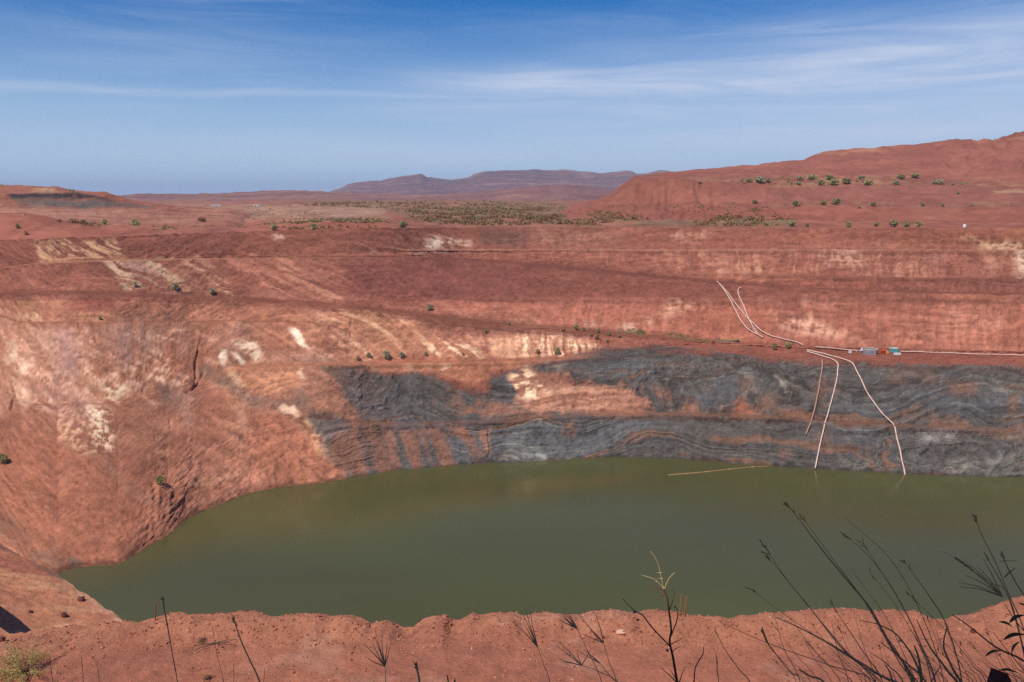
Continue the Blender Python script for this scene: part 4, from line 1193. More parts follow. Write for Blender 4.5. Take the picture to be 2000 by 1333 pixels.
# shrubs on the pit wall
WS = [(8, 905, 20, 'leaf_dark', 'dark green shrub on the red slope at the left edge of the picture'),
      (312, 948, 20, 'leaf_dark', 'lone green shrub on the bare red slope above the lake corner'),
      (266, 561, 11, 'leaf_grey', 'small grey shrub below the white streak on the upper left face'),
      (343, 567, 17, 'leaf_grey', 'wide grey-green shrub beside the haul road below the cream streaks'),
      (415, 574, 15, 'leaf_grey', 'pale shrub on the haul road right of the wide grey-green one'),
      (196, 625, 8, 'leaf_dark', 'tiny green shrub on the small ledge of the upper left batter'),
      (840, 607, 15, 'leaf_dark', 'solitary dark shrub in the middle of the long red ramp'),
      (950, 652, 11, 'leaf_dark', 'round dark shrub at the top of the cream slope'),
      (995, 635, 9, 'leaf_olive', 'small shrub at the left end of the pale track'),
      (719, 700, 14, 'leaf_olive', 'leftmost full shrub on the middle bench above the dark beds'),
      (754, 699, 20, 'leaf_grey', 'widest grey shrub on the middle bench above the dark beds'),
      (785, 698, 15, 'leaf_grey', 'grey shrub on the middle bench right of the widest one'),
      (700, 704, 11, 'leaf_brown', 'low brown shrub at the left end of the middle bench'),
      (833, 694, 9, 'leaf_dark', 'small upright shrub on the middle bench'),
      (905, 695, 8, 'leaf_brown', 'tiny brown shrub on the middle bench beside cream streaks'),
      (1051, 692, 13, 'leaf_brown', 'brown shrub on the middle bench just left of the large olive one'),
      (1088, 692, 18, 'leaf_olive', 'large olive shrub at the right end of the middle bench'),
      (1100, 650, 14, 'leaf_brown', 'dry brown shrub at the left of the shrub cluster on the ramp'),
      (1126, 645, 16, 'leaf_olive', 'wide olive shrub in the upper row of the cluster on the ramp'),
      (1140, 647, 9, 'leaf_dark', 'small dark shrub beside the wide olive one in the ramp cluster'),
      (1167, 650, 10, 'leaf_dark', 'dark shrub against the green strip in the ramp cluster'),
      (1155, 657, 8, 'leaf_dark', 'small dark shrub in the middle of the ramp cluster'),
      (1166, 664, 14, 'leaf_brown', 'brown spreading shrub lowest left in the ramp cluster'),
      (1191, 656, 11, 'leaf_dark', 'round dark shrub right of centre in the ramp cluster'),
      (1211, 661, 9, 'leaf_dark', 'rightmost round shrub of the ramp cluster'),
      (1186, 669, 7, 'leaf_dark', 'tiny lowest shrub of the ramp cluster'),
      (1512, 684, 16, 'leaf_dark', 'low dark shrub on the tank terrace left of the pipe bend'),
      (1540, 682, 16, 'leaf_olive', 'low olive shrub on the tank terrace beside the pipe end'),
      (1742, 683, 9, 'leaf_olive', 'small shrub behind the teal container'),
      (36, 447, 10, 'leaf_dark', 'upper dark shrub on the red bank at far left'),
      (52, 460, 9, 'leaf_brown', 'lower dark shrub on the red bank at far left')]
for (x, y, w_, m_, lb) in WS:
    shrub(wall if y > 470 else plain, x, y, w_ * 1.08, lb, m_, 0.95, 'shrubs on the pit wall' if y > 470 else 'shrubs on the far left bank')
# shrubs on the terraces of the red hill
TS = [(1366, 357, 11), (1422, 357, 22), (1463, 356, 16), (1484, 357, 24), (1501, 357, 15), (1529, 352, 27), (1557, 361, 12), (1562, 353, 16), (1578, 360, 21), (1589, 352, 24), (1604, 362, 20), (1618, 352, 20), (1626, 362, 25),
      (1650, 360, 24), (1662, 355, 20), (1681, 352, 18), (1697, 362, 20), (1750, 360, 16), (1758, 351, 18), (1788, 349, 20), (1824, 360, 12), (1835, 361, 20), (1862, 362, 9), (1880, 361, 9)]
for k, (x, y, w_) in enumerate(sorted(TS)):
    shrub(spoil, x, y, w_ * 1.15, 'grey-green shrub on the upper terrace of the red hill, %s from the left' % ORD[k], random.choice(['leaf_grey', 'leaf_grey', 'leaf_dark', 'leaf_olive']), 0.5, 'shrubs on the upper hill terrace')
LS = [(1431, 399, 9), (1473, 398, 15), (1490, 395, 12), (1555, 404, 22), (1608, 401, 16), (1634, 401, 26), (1678, 407, 9), (1706, 403, 15), (1740, 404, 13), (1800, 403, 12), (1840, 404, 10), (1870, 379, 9), (1897, 404, 12), (1951, 402, 17)]
for k, (x, y, w_) in enumerate(LS):
    shrub(spoil, x, y, w_, 'small dark shrub on the lower slope of the red hill, %s from the left' % ORD[k], random.choice(['leaf_dark', 'leaf_olive']), 0.6, 'shrubs on the lower hill slope')
RS = [(1547, 443, 22), (1575, 443, 12), (1657, 444, 18), (1711, 443, 14), (1748, 444, 24), (1770, 444, 18), (1793, 444, 20)]
for k, (x, y, w_) in enumerate(RS):
    shrub(plain, x, y, w_, 'dark shrub along the right-hand rim of the pit, %s from the left' % ORD[k], random.choice(['leaf_dark', 'leaf_olive']), 0.7, 'shrubs along the right rim')
FS = [(392, 440, 24, 'leaf_tan', 'bushy tan dry tree standing alone on the plain beyond the left rim'), (466, 424, 14, 'leaf_olive', 'dark leafy bush on the brown slope below the white far buildings'),
      (165, 437, 12, 'leaf_olive', 'left one of two green bushes beyond the red bank'), (203, 438, 16, 'leaf_olive', 'right one of two green bushes beyond the red bank'),
      (264, 444, 22, 'leaf_olive', 'olive bush beside the pale track at the left rim'), (538, 451, 20, 'leaf_olive', 'olive bush above the white spot on the left rim'),
      (612, 450, 22, 'leaf_olive', 'wide olive bush on the red mound'), (790, 447, 24, 'leaf_dark', 'pair-topped dark bush at the right foot of the red mound')]
for (x, y, w_, m_, lb) in FS:
    shrub(plain, x, y, w_, lb, m_, 0.8, name='bush', cat='bush')

# scrub that reads as one mass: on the plain, along the mound, the green strips on the ramp
def scrub(name, spots, mat, label, n_leaf=26, hw=0.8):
    V_, F_ = [], []
    r = np.random.default_rng(len(spots))
    for loc, rad in spots:
        a = r.normal(size=(n_leaf, 3)); a /= np.linalg.norm(a, axis=1, keepdims=True)
        pos = r.normal(size=(n_leaf, 3)); pos /= np.linalg.norm(pos, axis=1, keepdims=True)
        pos *= r.uniform(0.4, 1, (n_leaf, 1)) * np.array([rad, rad, rad * hw]); pos[:, 2] = np.abs(pos[:, 2]) * 1.1
        bv = np.cross(a, r.normal(size=(n_leaf, 3))); bv /= np.linalg.norm(bv, axis=1, keepdims=True)
        s = rad * r.uniform(0.22, 0.42, (n_leaf, 1))
        c = np.array(loc)[None] + pos
        i = len(V_)
        q4 = np.stack([c - a * s, c + bv * s * .5, c + a * s, c - bv * s * .5], 1).reshape(-1, 3)
        V_ += list(q4)
        F_ += [(i + 4 * k, i + 4 * k + 1, i + 4 * k + 2, i + 4 * k + 3) for k in range(n_leaf)]
    return tag(mesh_ob(name, V_, F_, mat), label, 'scrub', kind='stuff')


def sample(sheet, poly, n, r0, r1, jitter=True, seed=1):
    r = np.random.default_rng(seed)
    poly = np.asarray(poly, float)
    m = poly_sd(sheet.px.astype(np.float32), sheet.py.astype(np.float32), poly) > 0
    idx = np.argwhere(m)
    P = sheet.P
    # equal chance per picture area, clumped
    dpx = np.abs(np.gradient(sheet.px, axis=0) * np.gradient(sheet.py, axis=1))[m]
    wgt = np.clip(dpx, 0, np.percentile(dpx, 98))
    cl_ = vn(P[..., 0][m] / 22, P[..., 1][m] / 40, 77)
    wgt = wgt * sstep(0.3, 0.65, cl_) + 1e-9
    pick = r.choice(len(idx), n, p=wgt / wgt.sum())
    out = []
    for k in pick:
        i, j = idx[k]
        i2 = min(i + 1, P.shape[0] - 1); j2 = min(j + 1, P.shape[1] - 1)
        t, s_ = r.random(2)
        c = P[i, j] * (1 - t) * (1 - s_) + P[i2, j] * t * (1 - s_) + P[i, j2] * (1 - t) * s_ + P[i2, j2] * t * s_
        out.append((c, r.uniform(r0, r1) * r.uniform(0.7, 1.2)))
    return out


sp1 = sample(plain, [(560, 388), (760, 388), (900, 392), (1100, 400), (1300, 408), (1500, 418), (1560, 438), (1500, 443), (1100, 442), (860, 440), (800, 430), (790, 415), (640, 400)], 1500, 1.2, 2.6, seed=5)
sp1 += sample(plain, [(780, 395), (1060, 402), (1120, 420), (1080, 430), (860, 428), (800, 415)], 700, 1.4, 3.0, seed=6)
sp1 += sample(spoil, [(1080, 410), (1250, 418), (1420, 424), (1560, 430), (1560, 443), (1080, 441)], 520, 0.8, 1.9, seed=15)
sp1 += sample(spoil, [(1560, 436), (1830, 438), (1830, 443), (1560, 443)], 90, 0.6, 1.3, seed=16)
sp1 += sample(plain, [(100, 432), (250, 438), (330, 444), (250, 448), (140, 440)], 70, 0.8, 1.8, seed=17)
sp1 += sample(plain, [(560, 396), (780, 396), (780, 408), (600, 404)], 260, 1.5, 3.0, seed=18)
sp1 += sample(plain, [(520, 446), (760, 440), (800, 446), (600, 452)], 60, 0.6, 1.4, seed=19)
sp1 += sample(plain, [(120, 425), (300, 414), (560, 404), (640, 420), (480, 436), (300, 442), (120, 436)], 150, 0.9, 1.9, seed=22)
sp1 += sample(spoil, [(1180, 400), (1400, 404), (1560, 408), (1560, 430), (1180, 428)], 160, 0.7, 1.6, seed=23)
half = len(sp1) // 2
random.shuffle(sp1)
scrub('scrubland', sp1[:half], M['scrub_olive'], 'olive scrub covering the plain beyond the pit')
scrub('dry_scrubland', sp1[half:], M['scrub_brown'], 'brown dry scrub mixed through the plain beyond the pit')
sp2 = sample(plain, [(490, 436), (600, 428), (760, 428), (760, 436), (600, 437), (500, 444)], 260, 1.0, 2.0, seed=7)
sp2 += sample(plain, [(230, 438), (330, 440), (480, 440), (480, 447), (300, 450)], 60, 0.8, 1.5, seed=8)
scrub('mound_scrub', sp2, M['scrub_olive'], 'line of olive scrub along the top of the red mound')
sp3 = sample(wall, [(1146, 636), (1180, 637), (1262, 648), (1258, 656), (1200, 650)], 220, 0.35, 0.7, seed=9) + sample(wall, [(1282, 648), (1330, 654), (1400, 668), (1380, 672), (1300, 660)], 240, 0.35, 0.75, seed=10)
sp3 += sample(wall, [(1415, 674), (1470, 676), (1470, 682), (1415, 680)], 40, 0.3, 0.6, seed=11)
scrub('grass_strip', sp3, M['leaf_dark'], 'strips of green low grass along the ramp and tank terrace', 14, 0.5)
sp4 = sample(spoil, [(1340, 350), (1500, 347), (1850, 348), (1990, 358), (1990, 366), (1500, 364)], 260, 0.6, 1.2, seed=12) + sample(spoil, [(1440, 349), (1560, 346), (1700, 347), (1700, 362), (1560, 364), (1440, 360)], 170, 1.0, 2.1, seed=21) + sample(spoil, [(1480, 396), (2000, 396), (2000, 406), (1480, 406)], 160, 0.5, 1.1, seed=13)
scrub('hill_scrub', sp4, M['scrub_olive'], 'low dry scrub between the shrubs on the hill terraces', 14, 0.5)
sp5 = sample(mesa, [(-300, 354), (0, 361), (108, 362), (145, 374), (140, 376), (100, 366), (-300, 360)], 200, 0.9, 1.8, seed=14)
scrub('mesa_scrub', sp5, M['leaf_dark'], 'fringe of dark scrub along the top of the left mesa', 18, 0.9)

# ------------------------------------------------------------------ pipes
def pipe(name, sheet, pts, rad, label, mat='pipe', group='slurry pipes on the pit wall', lift=0.35, flange=True):
    P = []
    for (x, y) in pts:
        v = sheet.loc(x, y); P.append(v)
    # dense, gently smoothed
    D = []
    for a, b_ in zip(pts[:-1], pts[1:]):
        n = max(2, int(math.hypot(b_[0] - a[0], b_[1] - a[1]) / 5))
        for k in range(n):
            t = k / n
            D.append((a[0] + (b_[0] - a[0]) * t, a[1] + (b_[1] - a[1]) * t))
    D.append(pts[-1])
    W_ = [sheet.loc(*d) + Vector((0, 0, lift)) for d in D]
    for _ in range(2):
        W_ = [W_[0]] + [(W_[i - 1] + W_[i] * 2 + W_[i + 1]) / 4 for i in range(1, len(W_) - 1)] + [W_[-1]]
    # keep it on or above the ground, leaning a little out of the face
    W_ = [w_ + (Vector((0, 0, CAMZ)) - w_).normalized() * 0.5 for w_ in W_]
    base = W_[0].copy()
    e = empty(name, base); tag(e, label, 'pipe', group)
    V_, F_ = tube([w_ - base for w_ in W_], rad, 8)
    mesh_ob('pipe_run', V_, F_, M[mat], e, smooth=True)
    if flange:
        L_ = 0.0
        for i in range(1, len(W_)):
            L_ += (W_[i] - W_[i - 1]).length
            if L_ > 12:
                L_ = 0
                d = (W_[i] - W_[i - 1]).normalized() * 0.15
                V_, F_ = tube([W_[i] - base - d, W_[i] - base + d], rad * 1.45, 8)
                mesh_ob('flange', V_, F_, M['pipe_dark'], e)
    return e


pipe('pipe', wall, [(1576, 685), (1610, 693), (1643, 702), (1666, 709), (1676, 732), (1695, 771), (1716, 802), (1748, 834), (1751, 855), (1758, 883), (1767, 928)], 0.25, 'right pipe bending down the dark rock face into the lake')
pipe('pipe', wall, [(1577, 688), (1597, 694), (1629, 704), (1638, 711), (1634, 743), (1625, 781), (1611, 830), (1601, 872), (1592, 916)], 0.25, 'middle pipe running straight down the dark rock face into the lake')
pipe('pipe', wall, [(1605, 704), (1607, 711), (1600, 757), (1590, 806), (1583, 830), (1573, 851)], 0.26, 'shorter left pipe ending partway down the dark rock face', 'pipe_dark')
pipe('pipe', wall, [(1400, 551), (1405, 555), (1419, 571), (1440, 599), (1461, 624), (1482, 645), (1506, 658), (1531, 665), (1545, 667), (1568, 674)], 0.22, 'long pale pipe sweeping down the upper red face to the terrace')
pipe('pipe', wall, [(1406, 556), (1420, 576), (1435, 605), (1450, 633), (1464, 648), (1478, 655), (1491, 660)], 0.24, 'leftmost pale pipe sagging down the upper red face')
pipe('pipe', wall, [(1446, 563), (1439, 567), (1443, 580), (1452, 599), (1460, 620), (1471, 641), (1480, 655)], 0.24, 'pale pipe with hooked top on the upper red face')
pipe('pipe', wall, [(1441, 574), (1448, 599), (1456, 622), (1466, 642), (1477, 654)], 0.17, 'thin pale pipe beside the hooked one', 'pipe_dark')
pipe('pipe', wall, [(1590, 679), (1615, 681), (1645, 684), (1680, 687)], 0.22, 'pale pipe lying on the terrace left of the steel tank')
pipe('pipe', wall, [(1756, 688), (1825, 690), (1895, 693), (2000, 696), (2200, 703)], 0.22, 'pale pipe running right along the terrace from the pump')
pipe('pipe', plain, [(45, 420), (73, 432)], 0.5, 'short white pipe lying on the red bank at far left', group='pipes beyond the rim', flange=False)

# floating line on the lake
fl = [at_z(x, y, 0.12) for x, y in ((1305, 928), (1340, 925.5), (1380, 922), (1425, 917), (1470, 912.5), (1500, 911))]
V_, F_ = tube([Vector(v) - Vector(fl[0]) for v in fl], [0.17, 0.17, 0.16, 0.15, 0.12, 0.08], 8)
M['float'] = principled('yellowed_float', lin((176, 140, 90)), 0.6, 0.3, noise=0.4)
e = empty('floating_hose', Vector(fl[0])); tag(e, 'thin tan hose floating on the green lake near the far shore', 'hose')
mesh_ob('hose_run', V_, F_, M['float'], e)
for v in fl[1:5]:
    V_, F_ = tube([Vector(v) - Vector(fl[0]) - Vector((0.5, 0, 0)), Vector(v) - Vector(fl[0]) + Vector((0.5, 0, 0))], 0.22, 8)
    mesh_ob('float', V_, F_, M['float'], e)

# ------------------------------------------------------------------ pump station on the terrace
def box(V_, F_, x0, y0, z0, x1, y1, z1):
    i = len(V_)
    V_ += [(x0, y0, z0), (x1, y0, z0), (x1, y1, z0), (x0, y1, z0), (x0, y0, z1), (x1, y0, z1), (x1, y1, z1), (x0, y1, z1)]
    F_ += [(i, i + 3, i + 2, i + 1), (i + 4, i + 5, i + 6, i + 7), (i, i + 1, i + 5, i + 4), (i + 1, i + 2, i + 6, i + 5), (i + 2, i + 3, i + 7, i + 6), (i + 3, i, i + 4, i + 7)]


def part(name, boxes, mat, parent):
    V_, F_ = [], []
    for b_ in boxes:
        box(V_, F_, *b_)
    return mesh_ob(name, V_, F_, mat, parent)


def ring(name, r0, r1, z0, z1, n, mat, parent, bottom=True):
    V_, F_ = [], []
    for k in range(n):
        a = 2 * math.pi * k / n
        c, s_ = math.cos(a), math.sin(a)
        V_ += [(r1 * c, r1 * s_, z0), (r1 * c, r1 * s_, z1), (r0 * c, r0 * s_, z1), (r0 * c, r0 * s_, z0)]
    for k in range(n):
        i, j = 4 * k, 4 * ((k + 1) % n)
        F_ += [(i, j, j + 1, i + 1), (i + 1, j + 1, j + 2, i + 2), (i + 2, j + 2, j + 3, i + 3), (i + 3, j + 3, j, i)]
    return mesh_ob(name, V_, F_, mat, parent)


M['steel'] = principled('galvanised_steel', lin((138, 138, 140)), 0.55, 0.4, noise=0.8, metal=0.1, noise_amp=0.12)
M['paleS'] = principled('pale_steel', lin((226, 214, 206)), 0.5, 0.4, noise=1, noise_amp=0.08)
M['orange'] = principled('orange_paint', lin((214, 96, 44)), 0.5, 0.4, noise=1.5, noise_amp=0.12)
M['yellow'] = principled('yellow_paint', lin((224, 160, 74)), 0.5, 0.4, noise=1.5, noise_amp=0.12)
M['dkred'] = principled('dark_grille', lin((110, 48, 34)), 0.6, 0.3, noise=3)
M['teal'] = principled('teal_paint', lin((96, 160, 160)), 0.55, 0.3, noise=1.2, noise_amp=0.12)
M['white'] = principled('white_paint', (0.78, 0.75, 0.72), 0.6, 0.3, noise=1.0, noise_amp=0.06)
M['greenT'] = principled('green_lining', lin((140, 128, 104)), 0.7, 0.2, noise=0.6)
M['dark'] = principled('dark_rubber', (0.03, 0.03, 0.03), 0.7, 0.3, noise=2)
M['water_in'] = principled('tank_water', lin((150, 140, 118)), 0.3, 0.4, noise=0.5)


def ground(px, py):
    return wall.loc(px, py)


g = ground(1697, 691)
e = empty('water_tank', g - Vector((0, 0, 0.2))); e.scale = (0.92,) * 3; tag(e, 'round open steel water tank on the red terrace', 'tank')
ring('shell', 3.45, 3.55, 0, 2.5, 40, M['steel'], e)
ring('rim', 3.38, 3.66, 2.42, 2.56, 40, M['paleS'], e)
ring('hoop', 3.5, 3.6, 1.2, 1.3, 40, M['steel'], e)
V_ = [(3.42 * math.cos(2 * math.pi * k / 40), 3.42 * math.sin(2 * math.pi * k / 40), 1.9) for k in range(40)]
mesh_ob('water_surface', V_, [tuple(range(40))], M['water_in'], e)
part('ladder', [(0.7, -3.75, 0, 0.76, -3.68, 2.8), (1.15, -3.75, 0, 1.21, -3.68, 2.8)] + [(0.76, -3.74, 0.3 + 0.4 * k, 1.15, -3.69, 0.36 + 0.4 * k) for k in range(6)], M['paleS'], e)
part('inlet_box', [(-4.3, -0.6, 1.6, -3.6, 0.2, 2.5)], M['white'], e)

g = ground(1726, 691)
e = empty('pump_unit', g - Vector((0, 0, 0.15))); e.scale = (0.85,) * 3; tag(e, 'orange and yellow pump unit between the steel tank and teal container', 'pump')
part('skid', [(-2.2, -1.1, 0.0, 2.3, -0.8, 0.35), (-2.2, 0.8, 0.0, 2.3, 1.1, 0.35), (-2.2, -0.8, 0.1, -1.9, 0.8, 0.3), (2.0, -0.8, 0.1, 2.3, 0.8, 0.3)], M['dark'], e)
c_ = part('engine_cabinet', [(-2.0, -0.9, 0.37, 0.75, 0.9, 2.2)], M['orange'], e)
part('grille', [(-1.75, -0.95, 0.7, -0.9, -0.903, 1.9)], M['dkred'], c_)
part('grille', [(-0.55, -0.95, 0.7, 0.45, -0.903, 1.9)], M['dkred'], c_)
part('pump_housing', [(0.78, -0.85, 0.37, 2.0, 0.85, 1.75)], M['yellow'], e)
V_, F_ = tube([(-1.2, 0.3, 2.15), (-1.2, 0.3, 2.9), (-1.0, 0.3, 3.1)], 0.09, 8); mesh_ob('exhaust', V_, F_, M['dark'], e)

g = ground(1745, 688)
e = empty('container', g + Vector((0, 0.5, -0.15))); tag(e, 'small teal container at the right of the pump unit', 'container')
rib = []
part('body', [(-1.7, -0.95, 0.12, 1.7, 0.95, 1.9)], M['teal'], e)
for k in range(9):
    part('rib', [(-1.6 + 0.38 * k, -1.0, 0.2, -1.48 + 0.38 * k, -0.953, 1.8)], M['teal'], e)
part('roof', [(-1.75, -1.0, 1.903, 1.75, 1.0, 2.0)], M['paleS'], e)
part('skid', [(-1.6, -0.9, -0.15, 1.6, -0.6, 0.117), (-1.6, 0.6, -0.15, 1.6, 0.9, 0.117)], M['dark'], e)

g = ground(1753, 693.5)
for k in range(2):
    e = empty('white_tote', g + Vector((-0.75 + 1.5 * k, 0, -0.05)))
    tag(e, 'white tote box in front of the teal container, %s of the pair' % ('left' if k == 0 else 'right'), 'box', 'white totes by the pump')
    part('pallet', [(-0.6, -0.5, 0, 0.6, -0.3, 0.14), (-0.6, 0.3, 0, 0.6, 0.5, 0.14), (-0.6, -0.1, 0, 0.6, 0.1, 0.14)], M['wood'], e)
    part('tank', [(-0.58, -0.48, 0.143, 0.58, 0.48, 1.0)], M['white'], e)
    part('lid', [(-0.15, -0.15, 1.003, 0.15, 0.15, 1.08)], M['dark'], e)
g = ground(1660, 689)
e = empty('valve_box', g - Vector((0, 0, 0.05))); tag(e, 'small white valve box among pipe fittings left of the tank', 'box')
part('case', [(-0.5, -0.4, 0, 0.5, 0.4, 1.0)], M['white'], e)
part('lid', [(-0.56, -0.46, 1.003, 0.56, 0.46, 1.1)], M['paleS'], e)
g = ground(1668, 688)
e = empty('pipe_manifold', g); tag(e, 'row of short pipe fittings between valve box and steel tank', 'pipe fitting')
for k in range(5):
    V_, F_ = tube([(0.2 + 0.8 * k, 0, -0.1), (0.2 + 0.8 * k, 0, 0.9)], 0.14, 8); mesh_ob('riser', V_, F_, M['paleS'] if k % 2 else M['dkred'], e)
V_, F_ = tube([(0, 0, 0.5), (4.2, 0, 0.5)], 0.18, 8); mesh_ob('header', V_, F_, M['pipe_dark'], e)

g = ground(1421, 668)
e = empty('low_tank', g - Vector((0, 0, 0.3))); tag(e, 'low round olive-green tank on the terrace left of the pipes', 'tank')
ring('shell', 4.55, 4.7, 0, 1.6, 44, M['greenT'], e)
ring('rim', 4.5, 4.8, 1.55, 1.7, 44, M['greenT'], e)
V_ = [(4.5 * math.cos(2 * math.pi * k / 44), 4.5 * math.sin(2 * math.pi * k / 44), 1.2) for k in range(44)]
mesh_ob('cover', V_, [tuple(range(44))], M['leaf_tan'], e)
part('outlet', [(-0.9, -4.95, 0.5, -0.6, -4.71, 0.8)], M['dark'], e)
part('outlet', [(1.5, -4.75, 0.5, 1.8, -4.5, 0.8)], M['dark'], e)

# far buildings, dish tank, pylons
def shed(px, py, wpx, hpx, label, nwin):
    g = plain.loc(px, py)
    d = (g - Vector((0, 0, CAMZ))).length
    w_ = wpx / FPX * d; h_ = hpx / FPX * d
    e = empty('site_building', g - Vector((0, 0, 0.3))); tag(e, label, 'building')
    part('wall', [(-w_ / 2, -3, 0, w_ / 2, 3, h_)], M['white'], e)
    part('roof', [(-w_ / 2 - .4, -3.4, h_ + .003, w_ / 2 + .4, 3.4, h_ + .35)], M['paleS'], e)
    for k in range(nwin):
        x = -w_ / 2 + (k + .5) * w_ / nwin
        part('window', [(x - w_ / nwin * .25, -3.05, h_ * .1, x + w_ / nwin * .25, -3.003, h_ * .62)], M['dark'], e)


shed(424, 404, 19, 3.2, 'long low white building far off on the plain', 8)
shed(502, 404, 11, 4.2, 'short white building far off right of the long one', 2)
g = plain.loc(1883, 444)
e = empty('white_tank', g - Vector((0, 0, 0.1))); tag(e, 'small round white tank on the rim at the right', 'tank')
ring('shell', 0.0, 0.95, 0, 1.5, 20, M['white'], e)
V_, F_ = [], []
for k in range(20):
    a = 2 * math.pi * k / 20; V_.append((0.98 * math.cos(a), 0.98 * math.sin(a), 1.5))
V_.append((0, 0, 1.9)); F_ = [(k, (k + 1) % 20, 20) for k in range(20)]
mesh_ob('cone_roof', V_, F_, M['white'], e)


def pylon(sheet, px, py, hpx, label):
    g = sheet.loc(px, py)
    d = (g - Vector((0, 0, CAMZ))).length
    h = hpx / FPX * d
    e = empty('lattice_mast', g - Vector((0, 0, .3))); tag(e, label, 'mast', 'lattice masts')
    n = 7
    for sx_ in (-1, 1):
        for sy_ in (-1, 1):
            V_, F_ = tube([(sx_ * h * .05, sy_ * h * .05, 0), (sx_ * h * .015, sy_ * h * .015, h)], 0.05, 4); mesh_ob('leg', V_, F_, M['rust'], e)
    V_, F_ = [], []
    for k in range(n):
        z0, z1 = h * k / n, h * (k + 1) / n
        a0, a1 = h * (.05 - .035 * k / n), h * (.05 - .035 * (k + 1) / n)
        for s_ in (-1, 1):
            tube([(-a0, s_ * a0, z0), (a1, s_ * a1, z1)], .03, 4, V_, F_); tube([(a0, s_ * a0, z0), (-a1, s_ * a1, z1)], .03, 4, V_, F_)
    mesh_ob('bracing', V_, F_, M['rust'], e)
    part('crossarm', [(-h * .10, -.15, h * .86, h * .10, .15, h * .88)], M['rust'], e)


M['rust'] = principled('rusty_steel', lin((186, 124, 100)), 0.8, 0.2, noise=1)
pylon(mesa, 151, 423, 40, 'rusty lattice mast in front of the banded left mesa')
pylon(plain, 568, 428, 30, 'faint lattice mast behind the red mound')

# ------------------------------------------------------------------ foreground: ledge details
def rock_mesh(seed, flat=0.7):
    r = np.random.default_rng(seed)
    V_, F_ = [], []
    n, m = 7, 5
    for j in range(m + 1):
        th = math.pi * j / m
        for i in range(n):
            ph = 2 * math.pi * i / n
            d = np.array([math.sin(th) * math.cos(ph), math.sin(th) * math.sin(ph), math.cos(th) * flat])
            k = 1 + 0.28 * (r.random() - .5) * 2 if 0 < j < m else 1.0
            V_.append(tuple(d * k))
    for j in range(m):
        for i in range(n):
            a, b_ = j * n + i, j * n + (i + 1) % n
            F_.append((a, a + n, b_ + n, b_))
    return V_, F_


M['stone'] = principled('red_stone', lin((164, 104, 84)), 0.95, 0.1, noise=(4, 15), noise_amp=0.2, bump=0.02, bump_scale=12)
M['stone_dark'] = principled('dark_red_stone', lin((104, 62, 52)), 0.95, 0.1, noise=(4, 15), noise_amp=0.2, bump=0.02, bump_scale=12)
M['stone_pale'] = principled('pale_stone', lin((204, 160, 136)), 0.95, 0.1, noise=(4, 15), noise_amp=0.15)


def ledge_z(x, y):
    i = int(round((x + 30) / 0.055)); j = int(np.argmin(np.abs(yy - y)))
    return float(LZ[min(max(i, 0), len(gx) - 1), j])


def gravel(name, n, mat, s0, s1, seed, label, ylo=19.5, yhi=25.6, rimbias=0.5):
    r = np.random.default_rng(seed)
    V_, F_ = [], []
    tv = np.array([(1, 0, 0), (-1, 0, 0), (0, 1, 0), (0, -1, 0), (0, 0, 0.8), (0, 0, -0.8)], float)
    tf = [(0, 2, 4), (2, 1, 4), (1, 3, 4), (3, 0, 4), (2, 0, 5), (1, 2, 5), (3, 1, 5), (0, 3, 5)]
    for k in range(n):
        x = r.uniform(-19, 19)
        y = r.uniform(23.6, yhi) if r.random() < rimbias else r.uniform(ylo, yhi)
        z = ledge_z(x, y)
        s_ = s0 * (s1 / s0) ** (r.random() ** 3)
        A = r.normal(size=(3, 3)); Q, _ = np.linalg.qr(A)
        v = (tv * r.uniform(0.6, 1.3, (6, 1))) @ Q.T * np.array([s_, s_, s_ * 0.75]) + (x, y, z + s_ * 0.15)
        i = len(V_)
        V_ += list(v); F_ += [(a + i, b_ + i, c + i) for a, b_, c in tf]
    return tag(mesh_ob(name, V_, F_, mat), label, 'gravel', kind='stuff')


gravel('gravel', 9000, M['stone'], 0.015, 0.085, 31, 'loose red gravel on the ledge and its rim')
gravel('dark_gravel', 700, M['stone_dark'], 0.015, 0.07, 32, 'scattered dark stones on the ledge')
gravel('pale_gravel', 700, M['stone_pale'], 0.012, 0.05, 33, 'scattered pale stones on the ledge')


def rock(sheet, px, py, wpx, label, mat='stone', flat=0.7, seed=1):
    g = sheet.loc(px, py)
    d = (g - Vector((0, 0, CAMZ))).length
    r_ = wpx / FPX * d / 2
    V_, F_ = rock_mesh(seed, flat)
    o = mesh_ob('rock', [(v[0] * r_, v[1] * r_ * .8, v[2] * r_ + r_ * 0.25) for v in V_], F_, M[mat])
    o.location = g
    return tag(o, label, 'rock', 'rocks on the near slopes')


rock(slope, 158, 1173, 13, 'dark red boulder near the water edge of the left slope', 'stone_dark', 0.8, 1)
rock(slope, 125, 1205, 12, 'angular dark boulder beside the pale crack on the left slope', 'stone_dark', 1.1, 2)
rock(slope, 60, 1196, 8, 'small dark boulder right above the long shadow', 'stone_dark', 0.7, 3)
rock(ledge, 4, 1252, 12, 'dark stone at the left edge behind the dry bush', 'stone_dark', 0.9, 4)
rock(ledge, 1213, 1238, 17, 'flat pale rock on the ledge left of the dead weed', 'stone_pale', 0.5, 5)
rock(ledge, 756, 1246, 20, 'pale grey rock at the notch in the ledge rim', 'stone_pale', 0.6, 6)
rock(ledge, 1888, 1226, 14, 'dark stone beside the right notch of the ledge rim', 'stone_dark', 0.7, 7)
rock(ledge, 1902, 1234, 10, 'smaller dark stone right of the notch stone', 'stone_dark', 0.7, 8)

# stakes on the rim
M['stake'] = principled('weathered_stake', lin((150, 104, 74)), 0.9, 0.1, noise=8)


